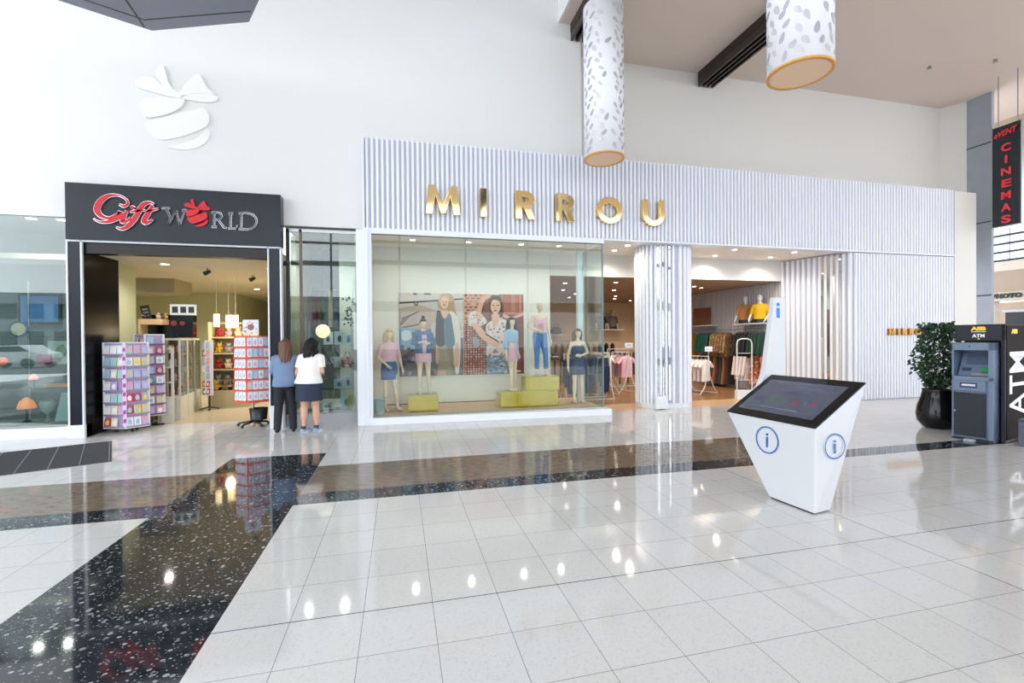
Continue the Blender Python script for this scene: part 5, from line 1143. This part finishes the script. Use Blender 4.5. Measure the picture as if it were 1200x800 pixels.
def spinner(name, label, corners, z0, z1, rows, frame_m, back_m, base=True, lip=None):
    cx = sum(c[0] for c in corners)/4; cy = sum(c[1] for c in corners)/4; t = thing(name, label, 'card rack', (cx, cy, 0), 0, 'card spinners of the gift shop'); L = [(c[0]-cx, c[1]-cy) for c in corners]; n = 4
    def ring(k, z): return [(x*k, y*k, z) for x, y in L]
    b = MB(); b.loft([ring(.93, z0+.02), ring(.93, z1-.02)], back_m, False); b.build('core', None, t)
    b = MB(); b.loft([ring(1.04, z0), ring(1.04, z0+.025)], frame_m, False); b.loft([ring(1.02, z1-.02), ring(1.02, z1)], frame_m, False)
    for x, y in L: b.box(x-.014, x+.014, y-.014, y+.014, z0, z1, frame_m)
    b.build('frame', None, t)
    pt = (z1-z0-.04)/rows; b = MB()
    for i in range(4):
        A_ = Vector(L[i]+(0,)); B_ = Vector(L[(i+1) % 4]+(0,)); u = (B_-A_).normalized(); nn = Vector((u.y, -u.x, 0)) if (Vector((u.y, -u.x, 0)).dot(A_+B_) > 0) else Vector((-u.y, u.x, 0))
        for r in range(rows):
            z = z0+.02+r*pt; p0, p1 = A_, B_
            v = [p0, p1, p1+nn*.035, p0+nn*.035]; b.add([(q.x, q.y, z) for q in v]+[(q.x, q.y, z+.012) for q in v], [(3, 2, 1, 0), (4, 5, 6, 7), (0, 1, 5, 4), (1, 2, 6, 5), (2, 3, 7, 6), (3, 0, 4, 7)], lip or frame_m)
            b.add([tuple(A_+nn*.033+Vector((0, 0, z))), tuple(B_+nn*.033+Vector((0, 0, z))), tuple(B_+nn*.036+Vector((0, 0, z+.03))), tuple(A_+nn*.036+Vector((0, 0, z+.03)))], [(0, 1, 2, 3)], lip or M_GLASSC)
    b.build('card_pockets', None, t)
    return t, pt
MPK = mat('lilac_back', (178, 160, 196), .6)
cs_ = [(-5.17, 9.80), (-4.80, 9.70), (-4.55, 9.95), (-4.92, 10.12)]
t, pt = spinner('card_spinner', 'front card spinner with pastel greeting cards beside the black left jamb', cs_, .07, 1.63, 7, M_FRAME, MPK, lip=mat('pocket_grey', (150, 150, 170), .4))
b = MB(); [b.ell((x, y, .035), (.03, .03, .035), M_DARK) for x, y in ((-.15, -.05), (.12, -.1), (.1, .1), (-.1, .12))]; b.build('caster', None, t)
b = MB(); b.box(cs_[1][0]+4.86-.03, cs_[1][0]+4.86+.03, cs_[1][1]-9.8925-.022, cs_[1][1]-9.8925-.014, .1, 1.6, mat('lilac_strip', (226, 200, 232), .5))
for k in range(9): b.box(cs_[1][0]+4.86-.02, cs_[1][0]+4.86+.02, cs_[1][1]-9.8925-.026, cs_[1][1]-9.8925-.022, .18+k*.16, .25+k*.16, mat('strip_mark', (170, 70, 160), .5))
b.build('corner_strip', None, t)
card_face(cs_[0], cs_[1], .105, 7, 3, pt, .115, .165, "on front spinner's left face", 'cards on the front spinner', 'left'); card_face(cs_[1], cs_[2], .105, 7, 3, pt, .105, .165, "on front spinner's right face", 'cards on the front spinner', 'right')
cs_ = [(-5.0, 10.45), (-4.72, 10.22), (-4.50, 10.42), (-4.74, 10.7)]
t, pt = spinner('card_spinner', 'tall plum-trimmed card spinner half hidden behind the front one', cs_, .2, 1.78, 8, M_FRAME, MPK, lip=mat('pocket_plum', (120, 84, 130), .4))
b = MB(); b.tube([(0, 0, 0), (0, 0, .2)], .03, M_DARK); b.box(-.22, .22, -.02, .02, 0, .03, M_DARK); b.box(-.02, .02, -.22, .22, 0, .03, M_DARK); b.build('base', None, t)
card_face(cs_[0], cs_[1], .235, 8, 2, pt, .12, .15, "on second spinner's left face", 'cards on the second spinner', 'l'); card_face(cs_[1], cs_[2], .235, 8, 2, pt, .11, .15, "on second spinner's right face", 'cards on the second spinner', 'r')
cs_ = [(-3.05, 9.80), (-2.80, 9.62), (-2.46, 9.80), (-2.70, 10.0)]
MRP = mat('rack_red', (226, 84, 66), .5)
t, pt = spinner('card_spinner', 'red edged spinner of white packs on a star base, right in gift shop entrance', cs_, .46, 1.73, 6, MRP, mat('white_back', (214, 214, 222), .6), lip=MRP)
b = MB(); b.tube([(0, 0, .06), (0, 0, .46)], .022, M_STEEL); b.build('pole', None, t); b = MB()
for k in range(5):
    a = 2*PI*k/5+.5; b.tube([(0, 0, .09), (.26*math.cos(a), .26*math.sin(a), .055)], [.03, .018], M_DARK, 8); b.ell((.27*math.cos(a), .27*math.sin(a), .028), (.028, .028, .028), M_DARK)
b.build('star_base', None, t); b = MB(); b.lathe([(.13, .12), (.16, .34), (.165, .34), (.14, .12)], c=(.10, .0, 0), m=M_DARK, n=20); b.build('basket', None, t)
b = MB(); b.box(-.16, .12, -.004, .004, 1.76, 2.04, M_FRAME)
for k in range(22): b.box(-.15+R.random()*.24, -.13+R.random()*.24, -.006, -.004, 1.78+R.random()*.22, 1.80+R.random()*.22, cmat(*PASTEL[R.randrange(12)])) if 0 else b.ell((-.14+R.random()*.24, -.004, 1.78+R.random()*.24), (.012, .002, .012), cmat(*PASTEL[R.randrange(12)]), 8, 4)
b.ell((-.02, -.005, 1.9), (.06, .003, .06), mat('sign_brown', (150, 110, 100), .6)); b.build('header_card', None, t)
WP = [('white', (240, 240, 244)), ('white', (240, 240, 244)), ('pale blue', (170, 200, 224)), ('pink', (236, 176, 196)), ('grey', (176, 178, 184))]
card_face(cs_[0], cs_[1], .50, 6, 3, pt, .085, .165, "on red edged spinner's left face", 'packs on the red edged spinner', 'l', 'charm_pack', [('white', (240, 240, 244))], True); card_face(cs_[1], cs_[2], .50, 6, 4, pt, .08, .165, "on red edged spinner's right face", 'packs on the red edged spinner', 'r', 'charm_pack', WP, True)
# cabinets
MCB = mat('cabinet_white', (206, 204, 192), .4); ca = Vector((-4.43, 10.95, 0)); cd = Vector((-.25, 1.5, 0)); cdn = cd.normalized(); crz = math.atan2(cdn.y, cdn.x)
k2 = 0
for k in range(3):
    o = ca+cdn*k*.64; t = thing('display_cabinet', 'white framed glass display cabinet inside the gift shop, %s from the front' % ORD[k], 'display cabinet', o, crz, 'glass display cabinets'); W = .6
    b = MB(); b.box(0, W, 0, .4, 0, .48, MCB); b.build('base', None, t, bevel=.004); b = MB()
    for x in (0, W-.035):
        for y in (0, .365): b.box(x, x+.035, y, y+.035, .48, 1.68, MCB)
    b.box(0, W, 0, .4, 1.66, 1.70, MCB); b.build('frame', None, t)
    b = MB(); b.box(.03, W-.03, .004, .01, .48, 1.66, M_GLASSC); b.build('glass_door', None, t)
    b = MB(); [b.box(.02, W-.02, .02, .38, z, z+.01, M_GLASSC) for z in (.78, 1.08, 1.38)]; b.build('shelves', None, t)
    for z in (.48, .79, 1.09, 1.39):
        for j in range(3):
            c_ = R.choice([(150, 60, 70), (210, 190, 160), (170, 176, 190), (90, 100, 130), (226, 214, 206), (130, 100, 70)]); p = t.matrix_world @ Vector((0, 0, 0)); lp = Vector((.12+j*.18, .2, z+.002)); wp = o+Vector((math.cos(crz)*lp.x-math.sin(crz)*lp.y, math.sin(crz)*lp.x+math.cos(crz)*lp.y, lp.z))
            b = MB(); b.lathe([(.035, 0), (.04, .02), (.02, .05), (.035, .1), (.028, .14), (.005, .17)], m=mat('figurine_%d' % c_[0], c_, .4), n=12); k2 += 1
            tag(b.build('figurine', loc=wp), 'figurine in %s glass cabinet, %s shelf from bottom, %s from front' % (ORD[k], ORD[[.48, .79, 1.09, 1.39].index(z)], ORD[j]), 'figurine', 'figurines in the cabinets')
t = thing('gate_pedestal', 'pale slatted anti-theft pedestal in front of the glass display cabinets', 'security gate', (-4.52, 10.62, 0), .2)
b = MB(); b.box(-.1, -.06, -.03, .03, 0, 1.5, MCB); b.box(.06, .1, -.03, .03, 0, 1.5, MCB); [b.box(-.06, .06, -.03, .03, z, z+.03, MCB) for z in (.5, .8, 1.1, 1.47)]; b.box(-.1, .1, -.04, .04, 0, .5, MCB); b.build('frame', None, t)
t = thing('black_display_box', 'black box sign with dim red emblem standing on the display cabinets', 'sign', (-4.95, 11.9, 1.72), .12)
b = MB(); b.box(-.42, .42, -.15, .15, 0, .5, M_BLACK); b.build('box', None, t, bevel=.005); b = MB(); b.cyl((0, 0, 0), .06, .01, mat('dim_red', (120, 30, 36), .4), 16, Matrix.Translation((.06, -.15, .32)) @ FRONT); b.cyl((0, 0, 0), .05, .01, mat('dim_red', (120, 30, 36), .4), 16, Matrix.Translation((.22, -.15, .32)) @ FRONT); b.build('emblem', None, t)
b = MB(); b.box(-.42, .02, -.2, .3, -1.72, -.001, mat('counter_grey', (96, 92, 84), .5)); b.build('counter', None, t)
t = thing('picture_frame', 'white three-window photo frame leaning on top of the black box sign', 'picture frame', (-4.72, 11.85, 2.225), .12); b = MB(); b.box(-.25, .25, -.01, .01, 0, .24, M_FRAME); b.build('frame', None, t); b = MB(); [b.box(x, x+.11, -.013, -.01, .05, .19, M_DARK) for x in (-.21, -.055, .1)]; b.build('photo', None, t)
# timber shelf with items
b = MB(); b.box(-5.36, -4.95, 11.42, 11.72, 2.0, 2.12, M_WOOD); b.box(-5.4, -5.36, 11.42, 11.72, 0, 2.12, M_WOOD); tag(b.build('timber_shelf'), 'light timber shelf high at the left inside the gift shop', 'shelf')
t = thing('scroll_ornament', 'dark scroll-shaped ornament standing on the light timber shelf', 'ornament', (-5.28, 11.55, 2.12)); b = MB(); b.box(-.08, .08, -.02, .02, 0, .3, M_DARK); [b.box(-.05, .05, -.025, -.02, z, z+.03, M_STEEL) for z in (.06, .13, .2)]; b.build('body', None, t, rot=(0, -.2, 0))
for k in range(4):
    c_ = [(52, 48, 50), (196, 160, 140), (60, 60, 66), (180, 150, 60)][k]; b = MB(); b.ell((0, 0, .05), (.05, .04, .05)); b.ell((0, 0, .11), (.03, .03, .03)); tag(b.build('ornament', mat('orn_%d' % k, c_, .4), None, (-5.12+k*.045 if k else -5.32, 11.5+k*.05, 2.12)), 'small round ornament on the light timber shelf, %s from the left' % ORD[k], 'ornament', 'ornaments on the timber shelf')
# lanterns
for k, (x, y, z) in enumerate(((-4.28, 12.5, 1.98), (-4.05, 12.6, 1.96), (-3.90, 12.6, 1.96))):
    t = thing('pendant_lantern', 'glowing white pendant lantern in the gift shop, %s from the left' % ORD[k], 'lantern', (x, y, z), 0, 'glowing pendant lanterns'); b = MB(); b.cyl((0, 0, 0), .062, .30, M_WARMLAMP, 20); b.build('shade', None, t); b = MB(); b.cyl((0, 0, .30), .065, .02, M_WOOD, 20); b.cyl((0, 0, -.015), .065, .015, M_WOOD, 20); b.build('rim', None, t); b = MB(); b.tube([(0, 0, .32), (0, 0, 3.2-z)], .005, M_FRAME, 6); b.build('cord', None, t)
    if k == 1: add_light('lamp', 'POINT', (0, 0, -.1), 12, (1, .85, .6), size=.1, parent=t)
# shelving with soft toys
t = thing('toy_shelving', 'stepped wooden shelving full of soft toys at the back of the gift shop', 'shelving', (-4.08, 13.0, 0)); MSH = mat('shelf_beige', (186, 168, 132), .6)
for i, z in enumerate((.0, .5, .9, 1.3, 1.7)): b = MB(); b.box(-.45, .45, -.3+.05*i, .35, z, z+.04 if i else .42, MSH); b.build('shelf_board', None, t)
b = MB(); b.box(-.48, -.45, -.3, .35, 0, 2.1, MSH); b.box(.45, .48, -.3, .35, 0, 2.1, MSH); b.box(-.48, .48, .35, .38, 0, 2.1, MSH); b.box(-.48, .48, -.05, .36, 2.06, 2.1, MSH); b.build('carcass', None, t)
TOY = [('yellow', (206, 170, 60)), ('white', (232, 228, 222)), ('red', (176, 50, 54)), ('brown', (140, 104, 70)), ('green', (120, 170, 60)), ('cream', (226, 206, 170)), ('grey', (150, 148, 146)), ('pink', (226, 168, 180))]
def toy(kind, rgb):
    b = MB(); b.ell((0, 0, .08), (.075, .065, .08)); b.ell((0, -.01, .19), (.06, .055, .055)); b.ell((.045, 0, .235), (.02, .012, .022 if kind else .05)); b.ell((-.045, 0, .235), (.02, .012, .022 if kind else .05)); b.ell((.05, -.06, .03), (.028, .04, .025)); b.ell((-.05, -.06, .03), (.028, .04, .025)); b.ell((.075, -.02, .11), (.02, .03, .04)); b.ell((-.075, -.02, .11), (.02, .03, .04)); b.ell((0, -.06, .18), (.022, .018, .016))
    return b
for i, z in enumerate((.42, .54, .94, 1.34, 1.74)):
    for j in range(4):
        n_, c_ = TOY[R.randrange(8)]; b = toy(j % 2, c_); o = b.build('soft_toy', mat('plush_'+n_, c_, .9, vary=.1, scale=20), None, (-4.08-.32+j*.21, 13.0-.12+.05*i+(-.09 if i == 0 else 0), z+.002 if i else .422), R.uniform(-.4, .4)); o.scale = (.95, .95, .95)
        if i == 0: o.hide_render = False
        tag(o, '%s soft toy, wooden shelving, %s shelf from bottom, %s from left' % (n_, ORD[i], ORD[j]), 'soft toy', 'soft toys')
t = thing('card_spinner', 'slim spinner of small cards beside the glass cabinets deeper in the gift shop', 'card rack', (-4.38, 12.3, 0), .3); b = MB(); b.box(-.08, .08, -.08, .08, .35, 1.65, mat('white_back', (214, 214, 222), .6)); b.build('core', None, t); b = MB(); b.tube([(0, 0, .05), (0, 0, .35)], .02, M_DARK); [b.tube([(0, 0, .08), (.2*math.cos(a), .2*math.sin(a), .03)], .018, M_DARK, 6) for a in (0, 1.57, 3.14, 4.71)]; b.build('base', None, t)
card_face((-4.49, 12.25), (-4.33, 12.20), .38, 7, 2, .18, .09, .14, 'on the slim spinner', 'cards on the slim spinner', 's')
# gift shop ceiling lights
for i, (x, y, z) in enumerate(((-4.6, 10.75, 3.2), (-2.7, 11.0, 3.2), (-3.0, 13.0, 3.2), (-4.2, 15.5, 3.2), (-6.8, 12.6, 3.2))):
    downlight(x, y, z, 'downlight in the beige gift shop ceiling, %s from the entrance' % ORD[i], 'gift shop downlights', 80 if i < 2 else 420, (1, .95, .86), .07)
for i, (x, y) in enumerate(((-4.0, 11.2), (-3.4, 12.2), (-2.9, 13.4))):
    t = thing('spotlight', 'dark adjustable spotlight under the gift shop ceiling, %s from the entrance' % ORD[i], 'spotlight', (x, y, 3.2), 0, 'gift shop spotlights'); b = MB(); b.tube([(0, 0, 0), (0, 0, -.08)], .01, M_DARK); b.build('stem', None, t); b = MB(); b.tube([(.06, 0, -.06), (-.06, 0, -.12)], [.03, .05], M_DARK, 14); b.build('head', None, t)
for i, (x, y) in enumerate(((-6.3, 9.95), (-5.85, 9.95))): downlight(x, y, 3.83, 'downlight above the left gift window, %s from the left' % ORD[i], 'gift window downlights', 90, (1, .95, .85), .07)
for i, (x, y) in enumerate(((-1.83, 9.95), (-1.13, 9.95))): downlight(x, y, 3.83, 'downlight above the side display window, %s from the left' % ORD[i], 'side window downlights', 90, (1, .95, .85), .06)
# left window display
def lamp_(x, y, z, r, h, shade_rgb, label, glow=1.5):
    t = thing('table_lamp', label, 'table lamp', (x, y, z), 0, 'lamps in the left gift window'); b = MB(); b.lathe([(.06*r/.12, 0), (.05*r/.12, .02), (.015, .04), (.015, h*.55), (.02, h*.6)], m=M_DARK, n=20); b.build('stand', None, t)
    b = MB(); b.lathe([(r, h*.55), (r*.95, h*.65), (r*.7, h*.85), (r*.15, h)], m=mat('shade_%d_%d' % (shade_rgb[0], int(r*100)), shade_rgb, .4, emit=glow), n=24); b.build('lamp_shade', None, t)
t = thing('window_shelving', 'glass shelving in the left display window of the gift shop', 'shelving', (-6.6, 10.2, .18)); 
for z in (.02, .64, 1.05, 1.55): b = MB(); b.box(-1.2, .95, -.25, .3, z, z+.012, mat('shelf_glass', (190, 210, 206), .15) if z < .03 else M_GLASSC); b.build('shelf_board', None, t)
b = MB(); [b.tube([(x, .28, 0), (x, .28, 2.6)], .012, M_STEEL) for x in (-1.1, -.1, .9)]; b.build('upright', None, t)
lamp_(-6.51, 10.1, .215, .13, .44, (236, 140, 84), 'orange mushroom lamp on the lowest shelf of the left window', 1.0); lamp_(-6.4, 10.1, .835, .07, .24, (240, 150, 130), 'small pink lamp on the second shelf of the left window', 1.0)
b = MB(); b.lathe([(.05, 0), (.02, .02), (.015, .12), (.09, .2), (.11, .3), (.1, .37)], m=mat('goblet', (190, 206, 200), .3), n=24); tag(b.build('glass_goblet', loc=(-6.2, 10.1, .215)), 'pale glass goblet beside the orange mushroom lamp', 'goblet')
t = thing('wall_clock', 'round cream clock with blue rim on the upper shelf of the left window', 'clock', (-6.62, 10.15, 1.745)); b = MB(); b.cyl((0, 0, 0), .14, .04, mat('clock_blue', (50, 90, 150), .4), 32, Matrix.Translation((0, 0, 0)) @ FRONT); b.v = [(v[0], v[1], v[2]+.14-.14) for v in b.v]; b.build('rim', None, t); b = MB(); b.cyl((0, 0, .0), .11, .006, mat('clock_cream', (232, 220, 180), .4), 32, Matrix.Translation((0, -.04, 0)) @ FRONT); b.build('face', None, t); t.location.z = 1.55+.18+.15
b = MB(); b.box(-.19, .19, -.01, .01, 0, .42, mat('map_pale', (206, 222, 216), .5)); b.prism([(-.1, .1), (.0, .05), (.12, .2), (.05, .36), (-.06, .3)], -.004, mat('map_green', (120, 150, 110), .5)); b.v[-10:] = [(v[0], v[1]-.01, v[2]) for v in b.v[-10:]]; tag(b.build('map_picture', loc=(-6.05, 10.2, 1.244)), 'pale world map picture on the shelf of the left window', 'picture')
b = MB(); b.box(-.1, .1, -.03, .03, 0, .17, mat('box_magenta', (196, 50, 120), .5)); tag(b.build('gift_box', loc=(-6.22, 10.08, 1.244), bevel=.004), 'magenta gift box in front of the map picture', 'box')
b = MB(); b.add([(-.1, -.1, 0), (.1, -.1, 0), (.1, .1, 0), (-.1, .1, 0), (-.06, .02, .5), (.1, .02, .5), (.1, .08, .5), (-.06, .08, .5)], [(3, 2, 1, 0), (4, 5, 6, 7), (0, 1, 5, 4), (1, 2, 6, 5), (2, 3, 7, 6), (3, 0, 4, 7)], mat('easel_pale', (206, 226, 224), .5)); tag(b.build('display_easel', loc=(-5.95, 10.12, .215)), 'pale slanted display board at the right end of the left window', 'display board')
b = MB(); b.ell((0, 0, .07), (.07, .07, .07)); tag(b.build('orange_globe', mat('orange_globe', (240, 120, 70), .4, emit=.8), None, (-6.85, 10.1, 1.244)), 'small orange globe light at the left edge of the left window', 'lamp')
b = MB(); b.box(-.2, .2, -.08, .08, 0, .05, mat('book_orange', (230, 180, 110), .5)); tag(b.build('book', loc=(-6.0, 10.1, .835)), 'orange-yellow box lying at the right end of the second shelf', 'box')
# blue screen picture
b = MB(); b.box(-.35, .35, -.02, .02, 0, .62, M_DARK); b.box(-.31, .31, -.026, -.02, .05, .57, mat('picture_blue', (60, 120, 176), .4)); tag(b.build('blue_picture', loc=(-7.0, 11.25, 2.0)), 'dark framed blue picture high on the back of the left window', 'picture')
# right window display
t = thing('glass_shelf_unit', 'glass shelf unit in the side display window behind the two women', 'shelving', (-1.35, 10.2, .2)); 
for z in (.0, .42, .86, 1.33, 1.85): b = MB(); b.box(-.5, .42, -.2, .2, z, z+.012, M_GLASSC); b.build('shelf_board', None, t)
b = MB(); [b.tube([(x, y, 0), (x, y, 1.9)], .008, M_STEEL) for x in (-.48, .4) for y in (-.18, .18)]; b.build('upright', None, t)
t = thing('globe_lamp', 'glowing cream globe lamp in the side display window', 'lamp', (-1.52, 10.1, 1.70)); b = MB(); b.ell((0, 0, .12), (.14, .14, .14), mat('globe_glow', (255, 226, 180), .4, emit=1.6), 24, 16); b.build('globe', None, t); b = MB(); b.tube([(0, 0, .25), (0, 0, 2.13)], .005, M_DARK, 6); b.build('cord', None, t)
for k, (x, z, w_, h_, c_) in enumerate(((-1.42, 1.545, .18, .26, (226, 236, 240)), (-1.20, 1.545, .2, .27, (206, 220, 224)), (-1.02, 1.545, .14, .22, (150, 180, 196)), (-1.22, .635, .2, .2, (180, 214, 220)), (-1.04, .635, .16, .26, (196, 222, 228)), (-1.08, .213, .2, .28, (210, 232, 236)), (-1.45, .213, .3, .14, (230, 232, 226)))):
    t = thing('picture_frame', 'pale framed picture on the glass shelf unit, %s of seven counting from the top left' % ORD[k], 'picture frame', (x, 10.1+.01*(k % 2), z), 0, 'framed pictures in the side window'); b = MB(); b.box(-w_/2, w_/2, -.01, .01, 0, h_, M_FRAME); b.build('frame', None, t); b = MB(); b.box(-w_/2+.025, w_/2-.025, -.013, -.01, .025, h_-.025, mat('pic_%d' % k, c_, .4)); b.ell((0, -.013, h_*.45), (w_*.2, .002, h_*.25), mat('pic_dark_%d' % (k % 3), ((70, 90, 100), (90, 80, 90), (60, 110, 130))[k % 3], .5), 10, 6); b.build('print', None, t)
for k, (x, c_, n_) in enumerate(((-1.55, (176, 40, 110), 'magenta'), (-1.28, (230, 220, 226), 'white and red'), (-1.05, (200, 30, 50), 'red'))):
    t = thing('patterned_bag', '%s patterned bag on the middle glass shelf of the side window' % n_, 'bag', (x, 10.1, 1.075), 0, 'patterned bags'); b = MB(); b.loft([[(q*math.cos(2*PI*j/16), .05*math.sin(2*PI*j/16), z) for j in range(16)] for q, z in ((.09, 0), (.12, .06), (.11, .18), (.08, .22))], chips_mat('bag_%d' % k, c_, c_, (240, 236, 240), 18, .9, .5)); b.build('body', None, t); b = MB(); b.tube([(-.06, 0, .2), (-.04, 0, .30), (.04, 0, .30), (.06, 0, .2)], .008, M_DARK, 6); b.build('handle', None, t)
t = thing('leaf_spray', 'dark leaf spray ornament hanging at the right side of the side window', 'ornament', (-.98, 10.0, 1.9)); b = MB(); b.tube([(0, 0, .0), (.03, 0, .3), (.06, 0, .62), (.08, 0, 1.0)], .005, M_DARK, 6); rr = random.Random(3)
for k in range(34): leaf(b, Vector((.0+.08*rr.random()-.12+.14*rr.random(), rr.uniform(-.03, .03), .05+.55*rr.random())), Vector((rr.uniform(-1, 1), -.2, rr.uniform(-1, 1))), Vector((0, 1, .1)), .06, .045, mat('leaf_dark', (44, 70, 70), .5))
b.build('spray', None, t)
b = MB(); b.lathe([(.08, 0), (.13, .12), (.1, .24), (.04, .32)], m=mat('vase_olive', (150, 150, 50), .3)); tag(b.build('vase', loc=(-.95, 10.0, .192)), 'olive yellow vase low at the right of the side window', 'vase')
# hanging scarves at back of side window
for k in range(9):
    n_, c_ = [('dark red', (110, 44, 44)), ('brown', (100, 70, 54)), ('green', (60, 96, 76)), ('cream', (200, 190, 160)), ('blue', (70, 96, 130)), ('rust', (150, 70, 44)), ('purple', (110, 60, 120)), ('black', (40, 40, 44)), ('teal', (40, 110, 110))][k]
    b = MB(); n = 12; b.loft([[(.055*math.cos(2*PI*j/n)*(1+.1*math.sin(z*9+j)), .03*math.sin(2*PI*j/n), z) for j in range(n)] for z in (0, .3, .6, .9)], mat('scarf_%d' % k, c_, .8)); tag(b.build('scarf', loc=(-2.0+k*.125, 12.0, 1.95)), '%s scarf hanging on the back rail of the side window' % n_, 'scarf', 'hanging scarves')
b = MB(); b.tube([(-2.1, 12.0, 2.86), (-.88, 12.0, 2.86)], .012, M_STEEL); tag(b.build('scarf_rail'), 'thin steel rail carrying the coloured scarves in the side window', 'rail')

# ---------------------------------------------------------------- parked cars outside (seen mirrored in the shop glass)
def car(x, y, rz, rgb, label):
    t = thing('parked_car', label, 'car', (x, y, -.05), rz, 'parked cars'); m = mat('car_%d' % rgb[0], rgb, .25, coat=1); prof = [(-2.1, .35), (-2.15, .75), (-1.9, .95), (-1.2, 1.02), (-.55, 1.45), (.9, 1.5), (1.6, 1.05), (2.1, .95), (2.2, .6), (2.15, .35)]
    b = MB(); b.prism(prof, 1.7, m); b.v = [(v[0], v[1]-.85, v[2]) for v in b.v]; b.build('bodywork', None, t, bevel=.06); b = MB(); b.prism([(-1.05, 1.05), (-.5, 1.4), (.85, 1.44), (1.4, 1.08)], 1.72, M_BLACK); b.v = [(v[0], v[1]-.86, v[2]) for v in b.v]; b.build('side_window', None, t)
    for wx in (-1.35, 1.35):
        for wy in (-.88, .88): b = MB(); b.cyl((0, 0, -.1), .33, .2, M_DARK, 24, Matrix.Translation((wx, wy, .33)) @ FRONT); b.build('wheel', None, t)
car(-18.5, -17, .2, (236, 236, 240), 'white parked car outside, reflected in the left shop window'); car(-24.5, -18, .1, (226, 230, 236), 'silver-white parked car outside beside the white one'); car(-8, -20, -.1, (120, 126, 136), 'grey parked car outside the glazed wall')
